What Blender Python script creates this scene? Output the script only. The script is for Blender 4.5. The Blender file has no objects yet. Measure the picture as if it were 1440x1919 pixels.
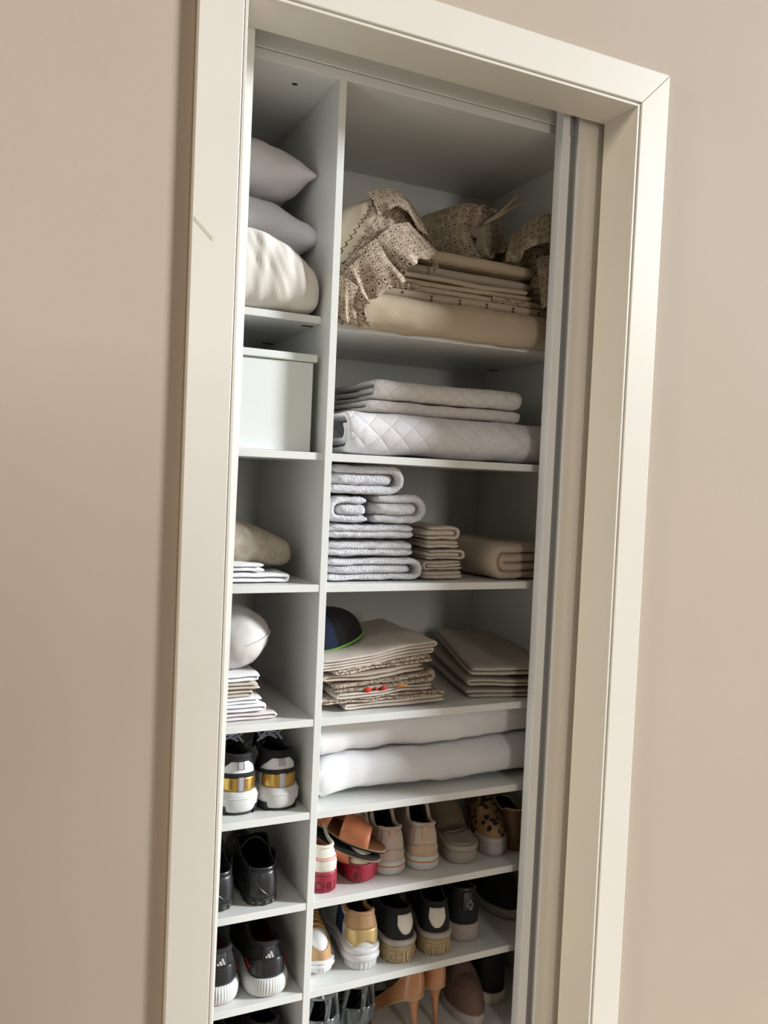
import bpy, math, random
from mathutils import Vector, Matrix, noise
PI = math.pi
SC = bpy.context.scene
COL = SC.collection
random.seed(7)

# ------------------------------------------------------------------ camera
cam = bpy.data.cameras.new('camera')
camo = bpy.data.objects.new('camera', cam)
COL.objects.link(camo)
cam.sensor_fit = 'HORIZONTAL'
cam.sensor_width = 36.0
cam.lens = 36.0 * 1573.3 / 1440.0
cam.clip_start = 0.02
RGT = Vector((0.9050, -0.4232, 0.0432)); DWN = Vector((0.0226, -0.0537, -0.9983)); FWD = Vector((0.4248, 0.9045, -0.0391))
M = Matrix((( RGT.x, -DWN.x, -FWD.x, 0.0), (RGT.y, -DWN.y, -FWD.y, -1.37), (RGT.z, -DWN.z, -FWD.z, 1.325), (0, 0, 0, 1)))
camo.matrix_world = M
SC.camera = camo

# ------------------------------------------------------------------ world, light, exposure
world = bpy.data.worlds.new('world'); SC.world = world
world.use_nodes = True
bg = world.node_tree.nodes['Background']
bg.inputs[0].default_value = (1.0, 0.79, 0.58, 1)
bg.inputs[1].default_value = 0.095

def area_light(name, loc, target, sx, sy, power, color):
    l = bpy.data.lights.new(name, 'AREA'); l.shape = 'RECTANGLE'
    l.size = sx; l.size_y = sy; l.energy = power; l.color = color
    o = bpy.data.objects.new(name, l); COL.objects.link(o)
    o.location = loc
    d = Vector(target) - Vector(loc)
    o.rotation_euler = d.to_track_quat('-Z', 'Y').to_euler()
    return o
# daylight from a large window far to the right: soft, low and raking along the wall
KEY_AZ, KEY_EL = math.radians(64), math.radians(20)
kl = bpy.data.lights.new('window_daylight', 'SUN'); kl.energy = 5.45; kl.angle = math.radians(10); kl.color = (0.93, 0.97, 1.0)
ko = bpy.data.objects.new('window_daylight', kl); COL.objects.link(ko); ko.location = (6, -3, 3)
kd = Vector((-math.sin(KEY_AZ) * math.cos(KEY_EL), math.cos(KEY_AZ) * math.cos(KEY_EL), -math.sin(KEY_EL)))
ko.rotation_euler = kd.to_track_quat('-Z', 'Y').to_euler()
# weaker cool light from the window behind the camera
area_light('window_behind', (0.92, -3.7, 1.7), (0.70, 0.3, 1.2), 0.5, 1.5, 20, (1.0, 0.95, 0.89))

# warm fill added from the left to brighten the right jamb; no known source
wl = bpy.data.lights.new('jamb_fill', 'SUN'); wl.energy = 0.95; wl.angle = math.radians(6); wl.color = (1.0, 0.86, 0.70)
wo = bpy.data.objects.new('jamb_fill', wl); COL.objects.link(wo); wo.location = (-5, -1.5, 2)
wa = math.radians(80)
wo.rotation_euler = Vector((math.sin(wa), math.cos(wa), -0.10)).to_track_quat('-Z', 'Y').to_euler()

SC.view_settings.view_transform = 'Standard'
SC.view_settings.look = 'None'
SC.view_settings.gamma = 1.0
SC.view_settings.exposure = 0.0
SC.view_settings.use_curve_mapping = False

# ------------------------------------------------------------------ materials
MATS = {}
def new_mat(name):
    m = bpy.data.materials.new(name); m.use_nodes = True
    nt = m.node_tree
    return m, nt, nt.nodes['Principled BSDF']
def mat(name, col, rough=0.6, bump=0.0, bscale=300.0, bdist=0.002, var=0.0, vscale=8.0, metal=0.0, spec=0.5, sheen=0.0, coat=0.0, kind='noise'):
    if name in MATS: return MATS[name]
    m, nt, p = new_mat(name)
    p.inputs['Base Color'].default_value = (*col, 1); p.inputs['Roughness'].default_value = rough
    p.inputs['Metallic'].default_value = metal
    p.inputs['Specular IOR Level'].default_value = spec
    p.inputs['Sheen Weight'].default_value = sheen
    p.inputs['Coat Weight'].default_value = coat
    tc = nt.nodes.new('ShaderNodeTexCoord')
    if var > 0:
        n = nt.nodes.new('ShaderNodeTexNoise'); n.inputs['Scale'].default_value = vscale; n.inputs['Detail'].default_value = 5
        nt.links.new(tc.outputs['Object'], n.inputs['Vector'])
        r = nt.nodes.new('ShaderNodeValToRGB')
        r.color_ramp.elements[0].position = 0.3; r.color_ramp.elements[1].position = 0.7
        r.color_ramp.elements[0].color = (*[c * (1 - var) for c in col], 1)
        r.color_ramp.elements[1].color = (*[min(1, c * (1 + var)) for c in col], 1)
        nt.links.new(n.outputs['Fac'], r.inputs['Fac']); nt.links.new(r.outputs['Color'], p.inputs['Base Color'])
    if bump > 0:
        if kind == 'noise':
            b = nt.nodes.new('ShaderNodeTexNoise'); b.inputs['Scale'].default_value = bscale; b.inputs['Detail'].default_value = 3
            out = b.outputs['Fac']
        elif kind == 'voronoi':
            b = nt.nodes.new('ShaderNodeTexVoronoi'); b.inputs['Scale'].default_value = bscale
            out = b.outputs['Distance']
        else:
            b = nt.nodes.new('ShaderNodeTexWave'); b.inputs['Scale'].default_value = bscale; b.inputs['Distortion'].default_value = 1.0
            out = b.outputs['Fac']
        nt.links.new(tc.outputs['Object'], b.inputs['Vector'])
        bn = nt.nodes.new('ShaderNodeBump'); bn.inputs['Strength'].default_value = bump; bn.inputs['Distance'].default_value = bdist
        nt.links.new(out, bn.inputs['Height']); nt.links.new(bn.outputs['Normal'], p.inputs['Normal'])
    MATS[name] = m
    return m
def M_(name): return MATS[name]

mat('wall_paint', (0.495, 0.410, 0.322), 0.75, bump=0.08, bscale=90, bdist=0.002, var=0.02, vscale=3)
mat('floor_tile', (0.55, 0.46, 0.36), 0.5, var=0.2, vscale=6)
mat('trim_cream', (0.77, 0.73, 0.645), 0.42, bump=0.05, bscale=60, bdist=0.001, var=0.012, vscale=5)
mat('melamine', (0.76, 0.77, 0.745), 0.38, bump=0.05, bscale=500, bdist=0.0004)
mat('melamine_edge', (0.80, 0.81, 0.79), 0.35)
mat('door_cream', (0.88, 0.83, 0.74), 0.4, var=0.015, vscale=4)
mat('aluminium', (0.84, 0.86, 0.87), 0.42, metal=0.1)
mat('aluminium_groove', (0.28, 0.28, 0.28), 0.5, metal=0.3)
mat('fitting_brown', (0.10, 0.045, 0.02), 0.5)
mat('dark_hole', (0.01, 0.01, 0.01), 0.9)
mat('scuff', (0.60, 0.53, 0.40), 0.7)
mat('box_white', (0.76, 0.79, 0.765), 0.5, var=0.02, vscale=10)
# linens
mat('white_cotton', (0.80, 0.80, 0.82), 0.85, bump=0.15, bscale=500, bdist=0.0006, sheen=0.1)
mat('lilac_cotton', (0.74, 0.74, 0.80), 0.85, bump=0.15, bscale=500, bdist=0.0006)
mat('grey_cotton', (0.70, 0.67, 0.68), 0.85, bump=0.15, bscale=500, bdist=0.0006)
mat('ivory_cotton', (0.72, 0.68, 0.62), 0.85, bump=0.2, bscale=400, bdist=0.0008)
mat('terry_white', (0.88, 0.88, 0.92), 0.95, bump=1.0, bscale=340, bdist=0.008, sheen=0.3)
mat('terry_cream', (0.70, 0.62, 0.54), 0.95, bump=0.8, bscale=480, bdist=0.003, sheen=0.2)
mat('blanket_beige', (0.50, 0.40, 0.31), 0.95, bump=0.6, bscale=380, bdist=0.002, sheen=0.2)
mat('cream_quilt', (0.47, 0.385, 0.275), 0.85, bump=0.35, bscale=28, bdist=0.004)
mat('cream_sheet', (0.51, 0.42, 0.31), 0.85, bump=0.2, bscale=300, bdist=0.001)
mat('cream_sheet_grey', (0.45, 0.385, 0.31), 0.85, bump=0.2, bscale=200, bdist=0.001)
mat('brown_thread', (0.12, 0.065, 0.035), 0.8)
mat('pink_sheet', (0.72, 0.66, 0.66), 0.85, bump=0.15, bscale=400, bdist=0.0006)
mat('beige_sheet', (0.56, 0.50, 0.42), 0.85, bump=0.2, bscale=400, bdist=0.0006)
mat('satin', (0.66, 0.63, 0.61), 0.38, bump=0.1, bscale=30, bdist=0.002)
mat('linen_offwhite', (0.66, 0.59, 0.52), 0.9, bump=0.35, bscale=420, bdist=0.001, var=0.06, vscale=60)
mat('linen_beige', (0.55, 0.47, 0.39), 0.9, bump=0.35, bscale=420, bdist=0.001, var=0.08, vscale=70)
mat('linen_white', (0.55, 0.49, 0.42), 0.9, bump=0.25, bscale=420, bdist=0.0008)
# shoe stuff
mat('black_leather', (0.018, 0.018, 0.02), 0.38, bump=0.2, bscale=350, bdist=0.0006)
mat('black_fabric', (0.012, 0.012, 0.014), 0.85, bump=0.3, bscale=600, bdist=0.0006)
mat('black_rubber', (0.02, 0.02, 0.02), 0.6)
mat('dark_lining', (0.015, 0.015, 0.016), 0.9)
mat('red_lining', (0.25, 0.012, 0.008), 0.8)
mat('white_leather', (0.76, 0.76, 0.76), 0.4, bump=0.1, bscale=200, bdist=0.0006)
mat('white_rubber', (0.66, 0.66, 0.65), 0.55, var=0.05, vscale=30)
mat('grey_tab', (0.42, 0.40, 0.44), 0.5)
mat('gold', (0.58, 0.37, 0.10), 0.28, bump=0.5, bscale=350, bdist=0.001, metal=0.9)
mat('pale_gold', (0.62, 0.46, 0.20), 0.42, bump=0.3, bscale=120, bdist=0.0015, metal=0.35)
mat('lace_blue', (0.52, 0.58, 0.72), 0.8)
mat('coral_leather', (0.62, 0.22, 0.10), 0.5, bump=0.15, bscale=250, bdist=0.0006)
mat('brown_insole', (0.20, 0.085, 0.03), 0.6)
mat('tan_edge', (0.45, 0.32, 0.20), 0.6)
mat('red_rubber', (0.31, 0.016, 0.038), 0.5)
mat('red_rubber_dark', (0.13, 0.005, 0.014), 0.55)
mat('cream_canvas', (0.70, 0.66, 0.57), 0.8, bump=0.3, bscale=500, bdist=0.0006)
mat('orange_line', (0.62, 0.20, 0.07), 0.5)
mat('red_line', (0.60, 0.03, 0.02), 0.5)
mat('blush_mesh', (0.58, 0.47, 0.41), 0.7, bump=0.3, bscale=500, bdist=0.0008)
mat('blush_suede', (0.60, 0.42, 0.30), 0.8)
mat('taupe_lining', (0.16, 0.13, 0.125), 0.9)
mat('navy_lining', (0.05, 0.06, 0.10), 0.9)
mat('taupe_foam', (0.34, 0.30, 0.255), 0.7, bump=0.1, bscale=200, bdist=0.0006)
mat('taupe_strap', (0.25, 0.19, 0.125), 0.6)
mat('tan_leather', (0.46, 0.27, 0.13), 0.6, bump=0.1, bscale=250, bdist=0.0006)
mat('gold_lace', (0.30, 0.16, 0.045), 0.6)
mat('raffia', (0.42, 0.31, 0.17), 0.75, bump=0.4, bscale=220, bdist=0.001)
mat('raffia_letter', (0.52, 0.40, 0.24), 0.7)
mat('grey_foxing', (0.42, 0.38, 0.36), 0.6)
mat('glitter_sole', (0.42, 0.36, 0.33), 0.6, var=0.25, vscale=500)
mat('nude_patent', (0.52, 0.24, 0.11), 0.18, coat=0.6)
mat('nude_sole', (0.50, 0.35, 0.20), 0.6)
mat('knit_brown', (0.17, 0.105, 0.08), 0.85, bump=0.9, bscale=220, bdist=0.002, kind='voronoi')
mat('brown_leather', (0.15, 0.07, 0.03), 0.5)
mat('jelly_black', (0.012, 0.015, 0.018), 0.12, coat=0.8)
mat('jelly_smoke', (0.10, 0.115, 0.12), 0.15, coat=0.8)
mat('navy_denim', (0.02, 0.032, 0.085), 0.85, bump=0.4, bscale=500, bdist=0.0006)
mat('pink_tag', (0.55, 0.30, 0.40), 0.8)
mat('green_edge', (0.22, 0.60, 0.08), 0.6)
mat('silver_print', (0.55, 0.56, 0.54), 0.35, metal=0.5)
mat('sole_print_gold', (0.11, 0.09, 0.06), 0.5)

def leopard():
    m, nt, p = new_mat('leopard'); MATS['leopard'] = m
    tc = nt.nodes.new('ShaderNodeTexCoord')
    nz = nt.nodes.new('ShaderNodeTexNoise'); nz.inputs['Scale'].default_value = 60
    mx = nt.nodes.new('ShaderNodeMix'); mx.data_type = 'RGBA'; mx.inputs['Factor'].default_value = 0.012
    nt.links.new(tc.outputs['Object'], nz.inputs['Vector'])
    nt.links.new(tc.outputs['Object'], mx.inputs['A']); nt.links.new(nz.outputs['Color'], mx.inputs['B'])
    v = nt.nodes.new('ShaderNodeTexVoronoi'); v.inputs['Scale'].default_value = 62
    nt.links.new(mx.outputs['Result'], v.inputs['Vector'])
    r = nt.nodes.new('ShaderNodeValToRGB'); e = r.color_ramp.elements
    e[0].position = 0.0; e[0].color = (0.10, 0.045, 0.015, 1)
    e[1].position = 0.20; e[1].color = (0.012, 0.008, 0.006, 1)
    k = e.new(0.42); k.color = (0.012, 0.008, 0.006, 1)
    k = e.new(0.47); k.color = (0.33, 0.19, 0.085, 1)
    nt.links.new(v.outputs['Distance'], r.inputs['Fac']); nt.links.new(r.outputs['Color'], p.inputs['Base Color'])
    p.inputs['Roughness'].default_value = 0.8
leopard()

def lace(name, base, scale, band=None):
    """embroidered eyelet lace: cells outlined in brown thread with an oval hole in each; UV in metres"""
    m, nt, p = new_mat(name); MATS[name] = m
    L = nt.links.new
    uv = nt.nodes.new('ShaderNodeUVMap')
    def vor(sc, rnd):
        v = nt.nodes.new('ShaderNodeTexVoronoi'); v.voronoi_dimensions = '2D'; v.inputs['Scale'].default_value = sc
        v.inputs['Randomness'].default_value = rnd
        L(uv.outputs['UV'], v.inputs['Vector']); return v
    def ramp(src, stops):
        r = nt.nodes.new('ShaderNodeValToRGB'); e = r.color_ramp.elements
        e[0].position, e[1].position = stops[0][0], stops[1][0]
        e[0].color = (stops[0][1],) * 3 + (1,); e[1].color = (stops[1][1],) * 3 + (1,)
        for ps, c in stops[2:]:
            k = e.new(ps); k.color = (c, c, c, 1)
        L(src, r.inputs['Fac']); return r.outputs['Color']
    big = vor(scale, 0.55); small = vor(scale * 2.3, 0.35)
    ringb = ramp(big.outputs['Distance'], [(0.0, 1.0), (0.11, 1.0), (0.15, 0.0), (0.31, 0.0), (0.34, 0.85), (0.38, 0.85), (0.41, 0.0)])
    hole = ramp(small.outputs['Distance'], [(0.0, 0.0), (0.50, 0.0), (0.53, 0.65), (0.60, 0.65), (0.63, 0.0)])
    mxm = nt.nodes.new('ShaderNodeMath'); mxm.operation = 'MAXIMUM'
    L(ringb, mxm.inputs[0]); L(hole, mxm.inputs[1])
    fac = mxm.outputs[0]
    if band is not None:   # only where v < band is embroidered, edged by a scalloped line
        sp = nt.nodes.new('ShaderNodeSeparateXYZ'); L(uv.outputs['UV'], sp.inputs[0])
        sn = nt.nodes.new('ShaderNodeMath'); sn.operation = 'MULTIPLY'; sn.inputs[1].default_value = 190.0; L(sp.outputs['X'], sn.inputs[0])
        s2 = nt.nodes.new('ShaderNodeMath'); s2.operation = 'SINE'; L(sn.outputs[0], s2.inputs[0])
        s3 = nt.nodes.new('ShaderNodeMath'); s3.operation = 'ABSOLUTE'; L(s2.outputs[0], s3.inputs[0])
        s4 = nt.nodes.new('ShaderNodeMath'); s4.operation = 'MULTIPLY_ADD'; s4.inputs[1].default_value = 0.006; L(s3.outputs[0], s4.inputs[0]); L(sp.outputs['Y'], s4.inputs[2])
        lt = nt.nodes.new('ShaderNodeMath'); lt.operation = 'LESS_THAN'; lt.inputs[1].default_value = band; L(s4.outputs[0], lt.inputs[0])
        cm = nt.nodes.new('ShaderNodeMath'); cm.operation = 'COMPARE'; cm.inputs[1].default_value = band + 0.016; cm.inputs[2].default_value = 0.0013; L(s4.outputs[0], cm.inputs[0])
        mu = nt.nodes.new('ShaderNodeMath'); mu.operation = 'MULTIPLY'; L(lt.outputs[0], mu.inputs[0]); L(fac, mu.inputs[1])
        ad = nt.nodes.new('ShaderNodeMath'); ad.operation = 'MAXIMUM'; L(mu.outputs[0], ad.inputs[0]); L(cm.outputs[0], ad.inputs[1])
        fac = ad.outputs[0]
    mix = nt.nodes.new('ShaderNodeMix'); mix.data_type = 'RGBA'
    mix.inputs['A'].default_value = (*base, 1); mix.inputs['B'].default_value = (0.085, 0.042, 0.022, 1)
    L(fac, mix.inputs['Factor']); L(mix.outputs['Result'], p.inputs['Base Color'])
    bn = nt.nodes.new('ShaderNodeBump'); bn.inputs['Strength'].default_value = 0.5; bn.inputs['Distance'].default_value = 0.002; bn.invert = True
    L(fac, bn.inputs['Height']); L(bn.outputs['Normal'], p.inputs['Normal'])
    p.inputs['Roughness'].default_value = 0.9
lace('lace', (0.50, 0.41, 0.305), 50)
lace('lace_band', (0.50, 0.42, 0.315), 46, band=0.165)
lace('lace_stripe', (0.66, 0.56, 0.44), 60, band=0.022)

def quilted(name, col, sc):
    m, nt, p = new_mat(name); MATS[name] = m
    L = nt.links.new
    tc = nt.nodes.new('ShaderNodeTexCoord'); mp = nt.nodes.new('ShaderNodeMapping')
    L(tc.outputs['Object'], mp.inputs['Vector'])
    sp = nt.nodes.new('ShaderNodeSeparateXYZ'); L(mp.outputs['Vector'], sp.inputs[0])
    hs = []
    for sg in (1, -1):
        a = nt.nodes.new('ShaderNodeMath'); a.operation = 'MULTIPLY_ADD'; a.inputs[1].default_value = sg * 1.15
        L(sp.outputs['Z'], a.inputs[0]); L(sp.outputs['X'], a.inputs[2])
        b = nt.nodes.new('ShaderNodeMath'); b.operation = 'MULTIPLY'; b.inputs[1].default_value = sc; L(a.outputs[0], b.inputs[0])
        c = nt.nodes.new('ShaderNodeMath'); c.operation = 'SINE'; L(b.outputs[0], c.inputs[0])
        d = nt.nodes.new('ShaderNodeMath'); d.operation = 'ABSOLUTE'; L(c.outputs[0], d.inputs[0])
        e = nt.nodes.new('ShaderNodeMath'); e.operation = 'POWER'; e.inputs[1].default_value = 0.35; L(d.outputs[0], e.inputs[0])
        hs.append(e)
    mu = nt.nodes.new('ShaderNodeMath'); mu.operation = 'MULTIPLY'; L(hs[0].outputs[0], mu.inputs[0]); L(hs[1].outputs[0], mu.inputs[1])
    nz = nt.nodes.new('ShaderNodeTexNoise'); nz.inputs['Scale'].default_value = 90; L(tc.outputs['Object'], nz.inputs['Vector'])
    ad = nt.nodes.new('ShaderNodeMath'); ad.operation = 'MULTIPLY_ADD'; ad.inputs[1].default_value = 0.5; L(nz.outputs['Fac'], ad.inputs[0]); L(mu.outputs[0], ad.inputs[2])
    bn = nt.nodes.new('ShaderNodeBump'); bn.inputs['Strength'].default_value = 0.45; bn.inputs['Distance'].default_value = 0.005
    L(ad.outputs[0], bn.inputs['Height']); L(bn.outputs['Normal'], p.inputs['Normal'])
    p.inputs['Base Color'].default_value = (*col, 1); p.inputs['Roughness'].default_value = 0.85
quilted('quilt_white', (0.76, 0.74, 0.76), 62.0)
quilted('quilt_ivory', (0.72, 0.68, 0.66), 80.0)

def mottled(name, c1, c2, sc):
    m, nt, p = new_mat(name); MATS[name] = m
    tc = nt.nodes.new('ShaderNodeTexCoord'); v = nt.nodes.new('ShaderNodeTexNoise'); v.inputs['Scale'].default_value = sc; v.inputs['Detail'].default_value = 2
    nt.links.new(tc.outputs['Object'], v.inputs['Vector'])
    r = nt.nodes.new('ShaderNodeValToRGB'); r.color_ramp.elements[0].position = 0.44; r.color_ramp.elements[1].position = 0.56
    r.color_ramp.elements[0].color = (*c1, 1); r.color_ramp.elements[1].color = (*c2, 1)
    nt.links.new(v.outputs['Fac'], r.inputs['Fac']); nt.links.new(r.outputs['Color'], p.inputs['Base Color'])
    p.inputs['Roughness'].default_value = 0.9
mottled('print_taupe', (0.22, 0.16, 0.12), (0.50, 0.42, 0.33), 170)
mottled('print_lace', (0.25, 0.18, 0.13), (0.66, 0.58, 0.49), 190)
mottled('damask', (0.36, 0.31, 0.24), (0.44, 0.38, 0.30), 55)
mat('print_red', (0.62, 0.03, 0.02), 0.8)
mat('print_orange', (0.55, 0.26, 0.08), 0.8)

# ------------------------------------------------------------------ object helpers
def link(o, parent=None):
    COL.objects.link(o)
    if parent is not None: o.parent = parent
    return o
def mk(name, verts, faces, m, parent=None, smooth=True, uvs=None, label=None, autosm=None):
    me = bpy.data.meshes.new(name)
    me.from_pydata([tuple(v) for v in verts], [], faces)
    if uvs is not None:
        ul = me.uv_layers.new(name='UVMap')
        for lp in me.loops: ul.data[lp.index].uv = uvs[lp.vertex_index]
    me.validate(); me.update()
    if smooth:
        me.polygons.foreach_set('use_smooth', [True] * len(me.polygons))
        if autosm:
            me.set_sharp_from_angle(angle=math.radians(autosm))
    me.materials.append(M_(m) if isinstance(m, str) else m)
    o = link(bpy.data.objects.new(name, me), parent)
    if label: o['label'] = label
    return o
def tag(o, label, cat, group=None):
    o['label'] = label; o['category'] = cat
    if group: o['group'] = group
    return o
def thing(name, loc, rz, label, cat, group=None, rot=None):
    o = link(bpy.data.objects.new(name, None)); o.empty_display_size = 0.03
    o.location = loc; o.rotation_euler = rot if rot else (0, 0, rz)
    return tag(o, label, cat, group)
def structure(o):
    o['kind'] = 'structure'; return o

class MB:
    def __init__(s): s.v = []; s.f = []; s.uv = []
    def add(s, v, f, uv=None):
        b = len(s.v); s.v += [Vector(p) for p in v]; s.f += [tuple(b + i for i in q) for q in f]
        if uv: s.uv += list(uv)
        return s
    def box(s, x0, x1, y0, y1, z0, z1, bv=0.0):
        if bv <= 0:
            v = [(x, y, z) for z in (z0, z1) for y in (y0, y1) for x in (x0, x1)]
            f = [(0, 2, 3, 1), (4, 5, 7, 6), (0, 1, 5, 4), (2, 6, 7, 3), (0, 4, 6, 2), (1, 3, 7, 5)]
            return s.add(v, f)
        # chamfered box
        V = []; idx = {}
        for sx in (0, 1):
            for sy in (0, 1):
                for sz in (0, 1):
                    X = (x0, x1)[sx]; Y = (y0, y1)[sy]; Z = (z0, z1)[sz]
                    ix = X + (bv if sx == 0 else -bv); iy = Y + (bv if sy == 0 else -bv); iz = Z + (bv if sz == 0 else -bv)
                    for k, p in (('x', (X, iy, iz)), ('y', (ix, Y, iz)), ('z', (ix, iy, Z))):
                        idx[(sx, sy, sz, k)] = len(V); V.append(p)
        F = []
        for k, sel in (('x', 0), ('y', 1), ('z', 2)):
            for side in (0, 1):
                o = [i for i in range(3) if i != sel]
                q = []
                for a, b in ((0, 0), (1, 0), (1, 1), (0, 1)):
                    c = [0, 0, 0]; c[sel] = side; c[o[0]] = a; c[o[1]] = b
                    q.append(idx[(*c, k)])
                F.append(tuple(q))
        ax = ['x', 'y', 'z']
        for sel in range(3):
            o = [i for i in range(3) if i != sel]
            for a in (0, 1):
                for b in (0, 1):
                    c0 = [0, 0, 0]; c0[o[0]] = a; c0[o[1]] = b; c1 = list(c0); c1[sel] = 1
                    F.append((idx[(*c0, ax[o[0]])], idx[(*c1, ax[o[0]])], idx[(*c1, ax[o[1]])], idx[(*c0, ax[o[1]])]))
        for sx in (0, 1):
            for sy in (0, 1):
                for sz in (0, 1): F.append(tuple(idx[(sx, sy, sz, k)] for k in 'xyz'))
        return s.add(V, F)
    def tube(s, pts, r, n=8, closed=False):
        v, f = tube_geo(pts, r, n, closed); return s.add(v, f)
    def build(s, name, m, parent=None, smooth=True, label=None, autosm=40):
        return mk(name, s.v, s.f, m, parent, smooth, s.uv if s.uv else None, label, autosm)

def tube_geo(pts, r, n=8, closed=False):
    P = [Vector(p) for p in pts]; m = len(P); V = []; F = []
    rr = r if hasattr(r, '__len__') else [r] * m
    up = Vector((0.03, 0.02, 1)).normalized()
    for i in range(m):
        a = P[(i - 1) % m] if (closed or i > 0) else P[i]
        b = P[(i + 1) % m] if (closed or i < m - 1) else P[i]
        t = (b - a)
        if t.length < 1e-9: t = Vector((1, 0, 0))
        t.normalize()
        x = t.cross(up)
        if x.length < 1e-3: x = t.cross(Vector((1, 0, 0)))
        x.normalize(); y = x.cross(t)
        for k in range(n):
            an = 2 * PI * k / n
            V.append(P[i] + (x * math.cos(an) + y * math.sin(an)) * rr[i])
    last = m if closed else m - 1
    for i in range(last):
        j = (i + 1) % m
        for k in range(n):
            F.append((i * n + k, i * n + (k + 1) % n, j * n + (k + 1) % n, j * n + k))
    if not closed:
        F.append(tuple(range(n - 1, -1, -1))); F.append(tuple((m - 1) * n + k for k in range(n)))
    return V, F

def nz(p, sc, amp, seed=0.0):
    return noise.noise_vector(Vector(p) * sc + Vector((seed * 3.1, seed * 1.7, seed * 5.3))) * amp
def wrinkle(V, layers, seed=0.0):
    out = []
    for p in V:
        q = Vector(p)
        for sc, amp in layers: q = q + nz(p, sc, amp, seed)
        out.append(q)
    return out

def smooth(t): t = max(0.0, min(1.0, t)); return t * t * (3 - 2 * t)
def interp(tab, t):
    if t <= tab[0][0]: return tab[0][1]
    for (a, va), (b, vb) in zip(tab, tab[1:]):
        if t <= b: return va + (vb - va) * smooth((t - a) / (b - a))
    return tab[-1][1]

# ------------------------------------------------------------------ cloth generators
def resample(path, step):
    P = [Vector(p) for p in path]; out = [P[0].copy()]; acc = 0.0
    for a, b in zip(P, P[1:]):
        d = (b - a).length
        if d < 1e-9: continue
        pos = step - acc
        while pos <= d:
            out.append(a + (b - a) * (pos / d)); pos += step
        acc = d - (pos - step)
    if (out[-1] - P[-1]).length > step * 0.3: out.append(P[-1].copy())
    return out
def ribbon(path, th, a0, a1, axis='y', n=16, layers=(), seed=0.0, step=None, wob=0.0):
    """a cloth of thickness th folded along a 2D path and running from a0 to a1"""
    P = resample(path, step or max(th * 0.55, 0.006)); m = len(P)
    N = []
    for i in range(m):
        t = P[min(i + 1, m - 1)] - P[max(i - 1, 0)]
        t.normalize(); N.append(Vector((-t.y, t.x)))
    V = []; F = []
    fr = [0.0, 0.012, 0.04] + [0.04 + 0.92 * k / (n - 1) for k in range(1, n - 1)] + [0.96, 0.988, 1.0]
    S = len(fr)
    for k, f in enumerate(fr):
        e = min(f, 1 - f)
        sh = 0.42 + 0.58 * math.sqrt(min(1.0, e / 0.04)) if e < 0.04 else 1.0
        a = a0 + (a1 - a0) * f
        for side in (1, -1):
            rng = range(m) if side == 1 else range(m - 1, -1, -1)
            for i in rng:
                ee = min(i, m - 1 - i)
                h = th / 2 * sh * (0.5 if ee == 0 else 0.85 if ee == 1 else 1.0)
                q = P[i] + N[i] * (h * side)
                w = noise.noise(Vector((a * 9 + seed, P[i].x * 7, P[i].y * 14 + seed))) * wob
                if axis == 'y': V.append(Vector((q.x, a + w, q.y)))
                else: V.append(Vector((a + w, q.x, q.y)))
    R = 2 * m
    for k in range(S - 1):
        for i in range(R):
            j = (i + 1) % R
            F.append((k * R + i, k * R + j, (k + 1) * R + j, (k + 1) * R + i))
    for k in (0, S - 1):
        for i in range(m - 1):
            q = (k * R + i, k * R + i + 1, k * R + R - 2 - i, k * R + R - 1 - i)
            F.append(q if k else q[::-1])
    if layers: V = wrinkle(V, layers, seed)
    return V, F
def zigzag(x0, x1, z0, pitch, n, first_right=True, seed=0):
    rnd = random.Random(seed); P = []; r = pitch / 2
    right = first_right
    for i in range(n):
        z = z0 + i * pitch
        xa = x0 + r + rnd.uniform(0, 0.012); xb = x1 - r - rnd.uniform(0, 0.012)
        a, b = (xa, xb) if right else (xb, xa)
        for k in range(9): P.append((a + (b - a) * k / 8, z + rnd.uniform(-1, 1) * pitch * 0.04))
        if i < n - 1:
            sg = 1 if right else -1
            for k in range(1, 6):
                an = -PI / 2 + PI * k / 6
                P.append((b + sg * r * math.cos(an), z + r + r * math.sin(an)))
        right = not right
    return P
def spiral(cx, cz, half, r0, turns, pitch, start=-PI / 2, cw=1):
    P = []; n = int(turns * 28)
    for k in range(n + 1):
        th = start + cw * 2 * PI * turns * k / n
        r = r0 - pitch * turns * k / n
        c = math.cos(th)
        sg = 1 if c > 1e-6 else -1 if c < -1e-6 else (1 if k == 0 else 0)
        P.append((cx + sg * half + r * c, cz + r * math.sin(th)))
    return P
def pillow(hx, hy, hz, n=26, pinch=0.14, ex=0.55, layers=(), seed=0.0):
    V = []; F = []; UV = []
    def pt(u, v, s):
        x = hx * u * (1 - pinch * (1 - v * v) * abs(u)); y = hy * v * (1 - pinch * (1 - u * u) * abs(v))
        z = s * hz * (max(0, 1 - u * u) * max(0, 1 - v * v)) ** ex
        return Vector((x, y, z))
    g = [math.sin(PI / 2 * (-1 + 2 * i / n)) for i in range(n + 1)]
    ix = {}
    for s in (1, -1):
        for i, u in enumerate(g):
            for j, v in enumerate(g):
                if s == -1 and (i in (0, n) or j in (0, n)): ix[(s, i, j)] = ix[(1, i, j)]; continue
                ix[(s, i, j)] = len(V); V.append(pt(u, v, s)); UV.append((u * hx, v * hy))
    for s in (1, -1):
        for i in range(n):
            for j in range(n):
                q = (ix[(s, i, j)], ix[(s, i + 1, j)], ix[(s, i + 1, j + 1)], ix[(s, i, j + 1)])
                F.append(q if s == 1 else q[::-1])
    if layers: V = wrinkle(V, layers, seed)
    return V, F, UV
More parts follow.
